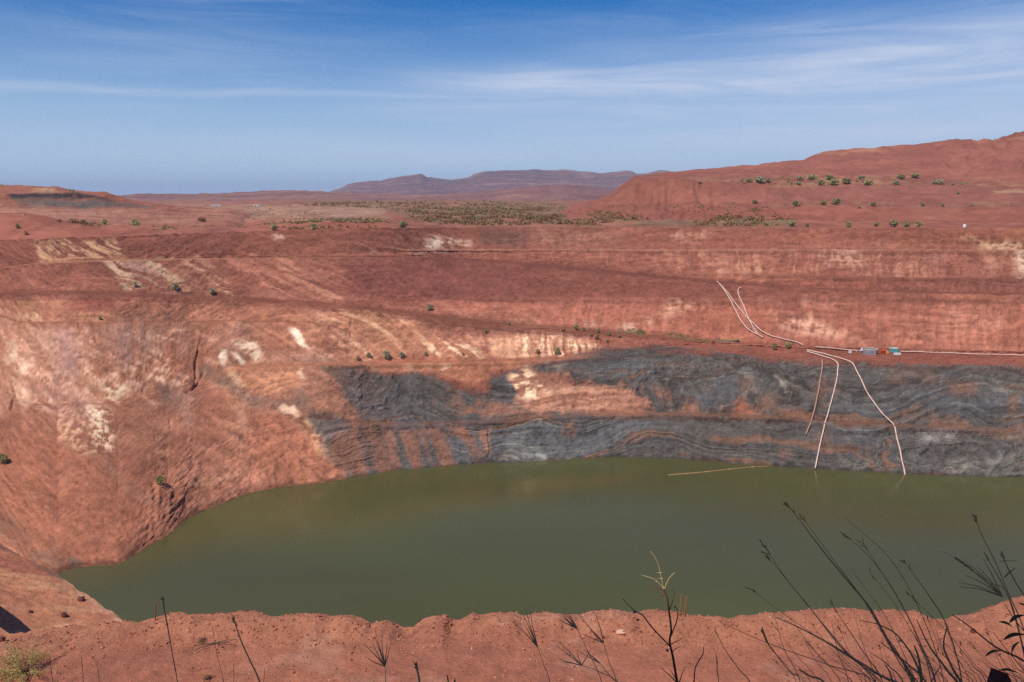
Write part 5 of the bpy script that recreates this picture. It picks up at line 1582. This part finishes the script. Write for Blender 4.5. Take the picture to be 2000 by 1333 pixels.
def stake(px, py0, py1, lean, label):
    g = ledge.loc(px, py0)
    d = g.y
    top = Vector(at_d(px + lean, py1, d))
    e = empty('marker_stake', g); tag(e, label, 'stake', 'marker stakes on the ledge rim')
    a, b_ = Vector((0, 0, -0.12)), top - g
    V_, F_ = tube([a, b_], [0.028, 0.024], 4); mesh_ob('shaft', V_, F_, M['stake'], e)
    V_, F_ = tube([b_, b_ + (b_ - a).normalized() * 0.05], [0.026, 0.006], 4); mesh_ob('tip', V_, F_, M['stake'], e)


stake(303, 1213, 1178, 1, 'thin wooden stake on the left part of the ledge rim')
stake(1327, 1203, 1163, 4, 'left of two thin wooden stakes behind the dead weed')
stake(1337, 1203, 1168, 5, 'right of two thin wooden stakes behind the dead weed')

# dry bush bottom left, twig litter
def dry_bush(px, py, wpx, label, n=900, mat='leaf_straw', h=0.85, name='dry_bush'):
    g = ledge.loc(px, py)
    d = (g - Vector((0, 0, CAMZ))).length
    R_ = wpx / FPX * d / 2
    r = random.Random(int(px))
    e = empty(name, g); tag(e, label, 'bush')
    V_, F_ = [], []
    tips = []
    for k in range(46):
        a = r.uniform(0, 6.28); el = r.uniform(0.25, 1.3)
        L_ = R_ * r.uniform(.6, 1.1)
        m = Vector((math.cos(a) * math.cos(el), math.sin(a) * math.cos(el), math.sin(el) * h)) * L_
        tube([(0, 0, -.05), m * .5 + Vector((r.uniform(-.05, .05), r.uniform(-.05, .05), 0.03)), m], [0.008, 0.006, 0.003], 4, V_, F_)
        tips.append(m)
    mesh_ob('twigs', V_, F_, M['wood'], e)
    V_, F_ = [], []
    for k in range(n):
        m = r.choice(tips)
        p0 = m * r.uniform(.45, 1.05) + Vector((r.gauss(0, .06), r.gauss(0, .06), r.gauss(0, .05)))
        a = Vector((r.gauss(0, 1), r.gauss(0, 1), r.gauss(0.4, 1))).normalized() * r.uniform(.025, .06)
        b_ = a.cross(Vector((r.gauss(0, 1), r.gauss(0, 1), r.gauss(0, 1)))).normalized() * r.uniform(.006, .012)
        i = len(V_)
        V_ += [p0, p0 + a * .5 + b_, p0 + a, p0 + a * .5 - b_]; F_.append((i, i + 1, i + 2, i + 3))
    mesh_ob('leaves', V_, F_, M[mat], e)


M['leaf_straw'] = principled('straw_foliage', lin((190, 172, 112)), 0.85, 0.1, noise=3, transl=True)
dry_bush(48, 1318, 125, 'straw-coloured leafy bush at the bottom left corner of the ledge', 6500)
dry_bush(395, 1254, 26, 'small dead twiggy bush lying on the ledge', 260, 'leaf_brown', 0.6, 'dead_bush')
dry_bush(780, 1262, 30, 'tuft of dry straw grass in the notch of the ledge rim', 420, 'leaf_tan', 0.5, 'dry_tuft')
dry_bush(405, 1328, 22, 'small dry brown tuft at the bottom edge of the ledge', 200, 'leaf_brown', 0.6, 'dry_tuft')
g = ledge.loc(420, 1258)
e = empty('fallen_twigs', g); tag(e, 'fallen bare twigs beside the dead bush on the ledge', 'twigs')
for k, (dx, dy) in enumerate(((-1.0, -0.5), (-0.7, -0.75), (0.9, -0.15), (0.8, 0.2), (0.5, -0.4))):
    V_, F_ = tube([(0, 0, .04), (dx * .5, dy * .5, .09), (dx * .9, dy, .03)], [.014, .01, .005], 5); mesh_ob('twig', V_, F_, M['wood'], e)

# unseen leaning form, made up and shaped to cast the left slope's shadow
A_ = slope.loc(45, 1236); B_ = slope.loc(-95, 1150)
sc_ = (A_ - Vector((0, 0, CAMZ))).length / FPX
tip = A_ + SUN_DIR * (70 * sc_)
V_, F_ = tube([Vector((0, 0, -1)), (tip - B_) * .35 + Vector((0.3, 0, .4)), (tip - B_) * .7 + Vector((0, .2, .3)), tip - B_, (tip - B_) * 1.03], [26 * sc_, 17 * sc_, 13 * sc_, 10 * sc_, 4 * sc_], 10)
r_ = random.Random(5)
o = mesh_ob('shadow_caster', [v + Vector((r_.uniform(-1, 1), r_.uniform(-1, 1), r_.uniform(-1, 1))) * 2 * sc_ for v in V_], F_, M['stone'])
o.location = B_
tag(o, 'leaning rock pinnacle left of the frame, seen only by its dark shadow', 'rock')

# ------------------------------------------------------------------ lookout shelter over the camera (it keeps the near grass in the shade)
M['roof_metal'] = principled('brown_roof_metal', (0.16, 0.10, 0.08), 0.5, 0.3, noise=2)
e = empty('lookout_shelter', (0, 0, 98.4)); tag(e, 'open lookout shelter above the viewpoint, shading the near grass', 'shelter')
part('roof', [(-4.8, -3.0, 4.05, 3.0, 1.35, 4.15)], M['roof_metal'], e)
for x_, y_ in ((-4.6, -2.8), (2.8, -2.8), (-4.6, 1.1), (2.8, 1.1)):
    part('post', [(x_ - .07, y_ - .07, -0.3, x_ + .07, y_ + .07, 3.89)], M['roof_metal'], e)
part('beam', [(-4.8, -2.9, 3.9, 3.0, -2.7, 4.045)], M['roof_metal'], e)
part('beam', [(-4.8, 1.0, 3.9, 3.0, 1.2, 4.045)], M['roof_metal'], e)

# ------------------------------------------------------------------ near plants
M['stalk'] = principled('dry_grass_stalk', lin((166, 130, 92)), 0.8, 0.2, noise=12, noise_amp=0.2)
M['blade'] = principled('grass_blade', lin((146, 126, 84)), 0.8, 0.2, noise=12, noise_amp=0.2)
M['weed'] = principled('shaded_weed_stem', lin((110, 78, 60)), 0.85, 0.2, noise=20)  # stem brown made dark to carry the shade low on the dead weed
M['weed_tip'] = principled('pale_weed_tip', lin((206, 178, 122)), 0.85, 0.2, noise=20, noise_amp=0.1)  # cream of the dead tips, kept pale to read as sunlit
M['leaf_near'] = principled('weed_leaf', lin((78, 84, 56)), 0.7, 0.3, noise=10, transl=True)


def smooth_path(P, n=5):
    """Catmull-Rom through the points"""
    P = [Vector(p_) for p_ in P]
    if len(P) < 3:
        return P
    Q = [P[0] * 2 - P[1]] + P + [P[-1] * 2 - P[-2]]
    out = []
    for i in range(1, len(Q) - 2):
        for k in range(n):
            t = k / n
            a, b_, c, d = Q[i - 1], Q[i], Q[i + 1], Q[i + 2]
            out.append(0.5 * ((2 * b_) + (c - a) * t + (2 * a - 5 * b_ + 4 * c - d) * t * t + (3 * b_ - a - 3 * c + d) * t ** 3))
    out.append(P[-1])
    return out


def near_ground(x, y):
    return 98.3 if y < 2.15 else 98.3 - (y - 2.15) * (98.3 - LEDGE_Z) / 14.85


def near_path(pts, d0, d1=None, root=True):
    """photograph pixels to points near the lens, tip first; d0 depth at the tip, d1 at the root"""
    d1 = d0 if d1 is None else d1
    n = len(pts)
    P = [Vector(at_d(x, y, d0 + (d1 - d0) * k / max(1, n - 1))) for k, (x, y) in enumerate(pts)]
    if root:
        v = (P[-1] - P[-2]).normalized()
        v = Vector((v.x * .4, 0, -1)).normalized()
        gz = near_ground(P[-1].x, P[-1].y) - 0.03
        if P[-1].z > gz:
            P.append(P[-1] + v * ((P[-1].z - gz) / -v.z))
    return smooth_path(P)


def stalk(parent, base, pts, d, w0, w1, mat='stalk', name='stalk', root=True, d1=None, head=0, headlen=0.05):
    P = [p_ - base for p_ in near_path(pts, d, d1, root)]
    n = len(P)
    mm = d / FPX * 0.60
    V_, F_ = tube(P, [mm * (w0 + (w1 - w0) * min(1, k / (n - 1) * 1.4)) / 2 for k in range(n)], 5)
    o = mesh_ob(name, V_, F_, M[mat], parent, smooth=True)
    if head:
        V_, F_ = [], []
        r = random.Random(int(pts[0][0] * 7 + pts[0][1]))
        ax = (P[0] - P[min(4, n - 1)]).normalized()
        for k in range(head):
            c = P[0] - ax * headlen * r.uniform(0.0, 1.0)
            dirv = (ax + Vector((r.gauss(0, .28), r.gauss(0, .28), r.gauss(0, .28)))).normalized()
            L_ = headlen * r.uniform(.25, .6)
            tube([c, c + dirv * L_ * .5, c + dirv * L_], [.0005, .0016, .0003], 4, V_, F_)
        mesh_ob('seed_head', V_, F_, M[mat], o)
    return o


def plant(name, px, d, label, cat='grass', group=None):
    x = float(at_d(px, 1330, d)[0])
    b_ = Vector((x, d, near_ground(x, d)))
    e = empty(name, b_)
    return tag(e, label, cat, group), b_


def blade_leaf(parent, base, tip, root, d, w, mat='leaf_near', name='leaf', curl=0.15):
    a = Vector(at_d(*root, d)); b_ = Vector(at_d(*tip, d + 0.03))
    ax = b_ - a; L_ = ax.length
    side = ax.cross(Vector((0.1, 1, 0.35))).normalized(); up = side.cross(ax).normalized()
    V_, F_ = [], []
    n = 9
    for k in range(n):
        t = k / (n - 1)
        hw = w * d / FPX * 0.5 * (math.sin(math.pi * min(1, t * 0.97 + 0.03)) ** 0.8) + 0.0004
        c = a + ax * t + up * (curl * L_ * math.sin(math.pi * t)) - base
        V_ += [c - side * hw, c + up * hw * 0.25, c + side * hw]
    for k in range(n - 1):
        i = 3 * k
        F_ += [(i, i + 1, i + 4, i + 3), (i + 1, i + 2, i + 5, i + 4)]
    return mesh_ob(name, V_, F_, M[mat], parent, smooth=True)


# big tussock at the right
e, b0 = plant('grass_tussock', 1790, 2.25, 'big dark tussock of tall grass leaning left at the lower right')
for pts, w0, w1, hd in (
        ([(1537, 985), (1566, 1022), (1610, 1080), (1660, 1140), (1700, 1190), (1740, 1262), (1790, 1345)], 2, 9, 9),
        ([(1566, 1010), (1625, 1090), (1690, 1178), (1760, 1300), (1800, 1350)], 1.5, 5, 5),
        ([(1490, 1063), (1535, 1130), (1580, 1185), (1640, 1262), (1720, 1350)], 2, 5, 8),
        ([(1488, 1076), (1530, 1125), (1590, 1198), (1660, 1280), (1740, 1360)], 1.5, 4, 6),
        ([(1650, 1012), (1690, 1045), (1745, 1100), (1800, 1200), (1845, 1340)], 1.3, 3, 0),
        ([(1649, 1045), (1690, 1080), (1740, 1145), (1790, 1240), (1820, 1340)], 1.5, 4, 5),
        ([(1685, 1061), (1720, 1115), (1760, 1180), (1800, 1262), (1830, 1345)], 1.5, 5, 4),
        ([(1766, 1096), (1790, 1130), (1815, 1165), (1850, 1225), (1880, 1340)], 1.8, 5, 4),
        ([(1468, 1152), (1520, 1192), (1590, 1240), (1690, 1305), (1760, 1360)], 1.2, 3, 3),
        ([(1516, 1206), (1560, 1226), (1610, 1252), (1665, 1285), (1720, 1320), (1790, 1365)], 3, 9, 0),
        ([(1625, 1180), (1645, 1212), (1680, 1265), (1730, 1350)], 2, 4, 4),
        ([(1402, 1213), (1460, 1240), (1530, 1268), (1620, 1300), (1720, 1345)], 1.3, 3.5, 0),
        ([(1662, 1110), (1690, 1150), (1730, 1205), (1770, 1290), (1790, 1350)], 1.2, 3, 0),
        ([(1700, 1120), (1740, 1170), (1790, 1250), (1830, 1350)], 1.2, 3, 3),
        ([(1770, 1158), (1800, 1185), (1850, 1235), (1900, 1300), (1930, 1350)], 1.5, 3, 4)):
    stalk(e, b0, pts, 2.25 + random.uniform(-.25, .25), w0, w1, 'stalk', head=hd, headlen=0.05)
for pts, w0, w1 in (([(1680, 1212), (1720, 1222), (1760, 1250), (1800, 1330)], 2, 8), ([(1712, 1224), (1745, 1262), (1770, 1310), (1785, 1360)], 2, 7), ([(1790, 1210), (1815, 1262), (1850, 1310), (1880, 1360)], 3, 11),
                    ([(1850, 1225), (1843, 1262), (1860, 1305), (1885, 1360)], 4, 10), ([(1786, 1262), (1795, 1290), (1800, 1350)], 5, 12), ([(1730, 1300), (1740, 1320), (1745, 1360)], 4, 9), ([(1838, 1300), (1820, 1330), (1812, 1360)], 3, 7),
                    ([(1720, 1255), (1770, 1295), (1815, 1350)], 3, 8), ([(1700, 1275), (1735, 1300), (1770, 1350)], 2, 6), ([(1560, 1308), (1580, 1320), (1620, 1350)], 5, 8), ([(1488, 1226), (1498, 1252), (1508, 1270), (1560, 1345)], 6, 2)):
    stalk(e, b0, pts, 2.2 + random.uniform(-.15, .15), w0, w1, 'blade', 'blade')
rs_ = random.Random(3)
for k in range(44):
    x0 = rs_.uniform(1440, 1980); y0 = rs_.uniform(1190, 1290); x1 = x0 + rs_.uniform(30, 110); 
    stalk(e, b0, [(x0, y0), ((x0 + x1) / 2 - rs_.uniform(0, 8), (y0 + 1340) / 2), (x1, 1345)], 2.25 + rs_.uniform(-.2, .2), 1.0, rs_.uniform(1.8, 3.5), rs_.choice(['stalk', 'blade']), head=rs_.choice([0, 0, 3]), headlen=.03)
# dry plumes on the tussock
e, b0 = plant('plume_grass', 1960, 2.3, 'feathery dark grass with forked plumes at the right edge', group=None)
for pts, w0, w1, hd in (([(1903, 1008), (1920, 1050), (1945, 1100), (1970, 1160), (2000, 1230), (2030, 1340)], 2.5, 4, 7), ([(1955, 1078), (1966, 1105), (1985, 1140), (2010, 1190), (2040, 1340)], 4, 5, 8),
                        ([(1838, 1076), (1868, 1092), (1900, 1115), (1935, 1140), (1970, 1168), (2010, 1340)], 1.2, 3, 0), ([(1922, 1080), (1940, 1110), (1962, 1150), (1985, 1210), (2010, 1340)], 3, 4, 4)):
    stalk(e, b0, pts, 2.3 + random.uniform(-.1, .1), w0, w1, head=hd, headlen=.04)
for tipp in ((1884, 1095), (1886, 1124), (1874, 1147), (1872, 1138), (1908, 1106), (1921, 1092), (1866, 1092)):
    stalk(e, b0, [tipp, ((tipp[0] + 1955) / 2, (tipp[1] + 1162) / 2 - 3), (1958, 1166)], 2.3, 1.5, 4, root=False, name='spike')
stalk(e, b0, [(1897, 1111), (1882, 1100), (1866, 1090)], 2.3, 2, 9, root=False, name='plume', head=8, headlen=.03)
stalk(e, b0, [(1952, 1098), (1965, 1095), (1986, 1096)], 2.3, 2, 2, root=False, name='spike')
stalk(e, b0, [(1982, 1110), (1970, 1120), (1962, 1128)], 2.3, 3, 7, root=False, name='spike')

# broad-leaved weed at the right edge
e, b0 = plant('broad_leaf_weed', 1990, 2.0, 'broad-leaved dark weed at the bottom right edge', 'weed')
stalk(e, b0, [(1860, 1201), (1896, 1226), (1946, 1265), (2000, 1292), (2050, 1345)], 2.0, 3, 9, 'weed', 'branch')
stalk(e, b0, [(1962, 1180), (1985, 1215), (2020, 1260), (2060, 1345)], 2.0, 2, 6, 'weed', 'branch')
stalk(e, b0, [(1940, 1235), (1965, 1268), (2000, 1310), (2030, 1350)], 2.0, 2, 5, 'weed', 'branch')
for tp, rt, w_ in (((1959, 1251), (2003, 1240), 13), ((1971, 1218), (2003, 1202), 12), ((1992, 1253), (1977, 1284), 11), ((1924, 1283), (1958, 1272), 9), ((1950, 1215), (1978, 1225), 9), ((1950, 1310), (1988, 1315), 9), ((1996, 1262), (2015, 1285), 12), ((1990, 1180), (2010, 1190), 10)):
    blade_leaf(e, b0, tp, rt, 2.0, w_)
# shaded rock at the corner
V_, F_ = rock_mesh(44, 0.75)
o = mesh_ob('rock', [(v[0] * .052, v[1] * .06, v[2] * .36) for v in V_], F_, M['stone_dark'])
o.location = Vector(at_d(1968, 1316, 2.0)) - Vector((0, 0, 0.27)); tag(o, 'dark shaded boulder in the bottom right corner', 'rock')
o.location.z = o.location.z - 0.0


# grasses with forked seed heads
def fork(name, label, base_pt, tips, tail, d, w=4):
    e, b0 = plant(name, tail[-1][0], d, label, 'grass', 'grasses with forked seed heads')
    stalk(e, b0, [base_pt] + tail, d, 2, 3.2)
    for t in tips:
        mid = (base_pt[0] * .5 + t[0] * .5 + random.uniform(-2, 2), base_pt[1] * .5 + t[1] * .5 + random.uniform(-1, 2))
        stalk(e, b0, [t, mid, base_pt], d, 1.5, w, root=False, name='spike')


fork('forked_grass', 'forked grass head on a thin stalk left of the dead weed, leftmost of three', (1050, 1264), [(1018, 1194), (1026, 1190), (1035, 1191), (1003, 1216), (1022, 1214)], [(1062, 1300), (1076, 1345)], 2.3)
fork('forked_grass', 'bushy grass plume on a thin stalk, middle of three left of the dead weed', (1127, 1228), [(1096, 1196), (1103, 1198), (1110, 1199), (1091, 1210), (1100, 1205), (1108, 1212)], [(1148, 1273), (1178, 1345)], 2.4, 5)
fork('forked_grass', 'wide forked grass head nearest the dead weed', (1179, 1256), [(1129, 1199), (1163, 1199), (1138, 1239), (1152, 1230)], [(1190, 1295), (1206, 1345)], 2.35)
fork('forked_grass', 'low wide forked grass head at the bottom below the three upright ones', (1136, 1300), [(1089, 1250), (1085, 1261), (1091, 1287), (1095, 1293), (1127, 1268), (1155, 1267)], [(1170, 1312), (1215, 1350)], 2.2, 3.5)
fork('forked_grass', 'low crossed grass head left of the dead weed foot', (1172, 1296), [(1128, 1270), (1140, 1268), (1150, 1278)], [(1195, 1325), (1215, 1352)], 2.25, 3)
fork('forked_grass', 'fan-shaped grass head in front of the ledge notch', (752, 1302), [(711, 1258), (714, 1283), (733, 1233), (731, 1243), (746, 1240), (764, 1255), (757, 1256), (728, 1257)], [(753, 1325), (754, 1350)], 2.2)

# single stalks along the bottom
for pts, w0, w1, hd, lb in (
        ([(318, 1168), (321, 1190), (330, 1240), (338, 1285), (349, 1350)], 6, 3.5, 10, 'tall dark grass stalk with thick tip left of the small dead bush'),
        ([(456, 1208), (470, 1250), (488, 1290), (512, 1350)], 4, 5.5, 8, 'thick dark grass stalk right of the small dead bush'),
        ([(414, 1224), (424, 1280), (440, 1350)], 1.5, 2.2, 0, 'very thin pale stalk through the small dead bush'),
        ([(97, 1280), (100, 1305), (105, 1350)], 2, 2.5, 0, 'thin stalk beside the straw-coloured bush'),
        ([(159, 1284), (162, 1315), (164, 1350)], 2, 2.5, 0, 'thin stalk second from the straw-coloured bush'),
        ([(189, 1292), (193, 1320), (195, 1350)], 1.8, 2, 0, 'thin stalk third from the straw-coloured bush'),
        ([(456, 1297), (457, 1320), (457, 1350)], 1.8, 2, 0, 'short thin stalk below the thick one at the bottom'),
        ([(517, 1306), (516, 1325), (515, 1350)], 1.8, 2, 0, 'short thin stalk right of the thick one at the bottom'),
        ([(812, 1297), (816, 1315), (821, 1350)], 9, 7, 14, 'stubby dark grass plume at the bottom edge below the notch'),
        ([(874, 1322), (877, 1350)], 6, 5, 6, 'tip of a dark plume at the bottom edge, left of a pair'),
        ([(888, 1329), (890, 1352)], 6, 5, 5, 'tip of a dark plume at the bottom edge, right of a pair'),
        ([(1488, 1226), (1496, 1252), (1508, 1268), (1540, 1310), (1580, 1350)], 5, 2.5, 4, 'grass stalk with upright dark tip right of the dead weed'),
        ([(1396, 1232), (1420, 1275), (1445, 1310), (1470, 1350)], 2, 4, 3, 'curved dark stalk just right of the dead weed'),
        ([(1400, 1285), (1401, 1310), (1404, 1350)], 4, 3, 3, 'short upright dark stalk right of the dead weed foot')):
    e, b0 = plant('grass_stalk', pts[-1][0], 2.3, lb, 'grass', 'single grass stalks along the bottom')
    stalk(e, b0, pts, 2.3, w0, w1, head=hd, headlen=.035)

# dead weed with pale tips; the shade on its stem is painted dark
D_W = 3.5
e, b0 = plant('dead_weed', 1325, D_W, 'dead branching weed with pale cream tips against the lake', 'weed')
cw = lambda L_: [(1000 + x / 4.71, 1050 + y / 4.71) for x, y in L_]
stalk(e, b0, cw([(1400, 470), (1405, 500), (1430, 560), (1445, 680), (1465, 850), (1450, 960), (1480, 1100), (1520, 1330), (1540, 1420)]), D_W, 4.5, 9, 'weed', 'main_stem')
for L_, w0, w1 in (([(1020, 565), (1120, 670), (1200, 715), (1290, 830), (1450, 1000)], 3, 5), ([(1495, 635), (1520, 675), (1518, 760), (1450, 940)], 2.5, 4), ([(1485, 470), (1490, 540), (1445, 680)], 2.5, 4), ([(1290, 470), (1350, 465), (1400, 490)], 2.5, 4),
                   ([(1575, 920), (1530, 950), (1465, 980)], 2, 3), ([(1545, 1005), (1500, 1030), (1478, 1050)], 2, 3), ([(1370, 1200), (1450, 1270), (1520, 1340)], 2, 4), ([(1450, 1210), (1500, 1290), (1530, 1360)], 2, 4), ([(1590, 1190), (1560, 1270), (1535, 1350)], 2, 4)):
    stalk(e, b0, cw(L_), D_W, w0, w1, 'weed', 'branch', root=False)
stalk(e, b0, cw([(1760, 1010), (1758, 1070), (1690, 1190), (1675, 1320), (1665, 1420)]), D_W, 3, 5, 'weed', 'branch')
for L_, w0, w1 in (([(1255, 105), (1330, 210), (1368, 340), (1392, 470)], 2.2, 3), ([(1180, 345), (1300, 380), (1350, 420), (1395, 470)], 1.8, 2.6), ([(1500, 320), (1440, 385), (1405, 470)], 1.8, 2.6), ([(1330, 325), (1375, 325)], 2, 2), ([(1340, 380), (1390, 378)], 2, 2), ([(1310, 385), (1330, 410)], 3, 2)):
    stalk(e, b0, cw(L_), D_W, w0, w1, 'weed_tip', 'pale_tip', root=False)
for c_, r_ in (((1430, 1040), 3), ((1390, 525), 3), ((1155, 760), 3), ((1125, 692), 2.5), ((1295, 478), 2.5), ((1500, 636), 2.5)):
    V_, F_ = rock_mesh(int(c_[0]), 0.8)
    q_ = Vector(at_d(*cw([c_])[0], D_W)) - b0
    mesh_ob('seed_pod', [Vector(v) * (r_ * D_W / FPX) + q_ for v in V_], F_, M['weed'], e)

# ------------------------------------------------------------------ haze in the air
hm = bpy.data.materials.new('haze_air')
hm.use_nodes = True
hm.node_tree.nodes.clear()
ho = hm.node_tree.nodes.new('ShaderNodeOutputMaterial')
hv = hm.node_tree.nodes.new('ShaderNodeVolumePrincipled')
hv.inputs['Color'].default_value = (0.64, 0.77, 1.0, 1)
hv.inputs['Density'].default_value = 4.6e-5
hv.inputs['Anisotropy'].default_value = 0.0
hm.node_tree.links.new(hv.outputs[0], ho.inputs['Volume'])
V_, F_ = [], []
box(V_, F_, -32000, -500, -20, 32000, 29500, 520)
tag(mesh_ob('haze', V_, F_, hm), kind='stuff')
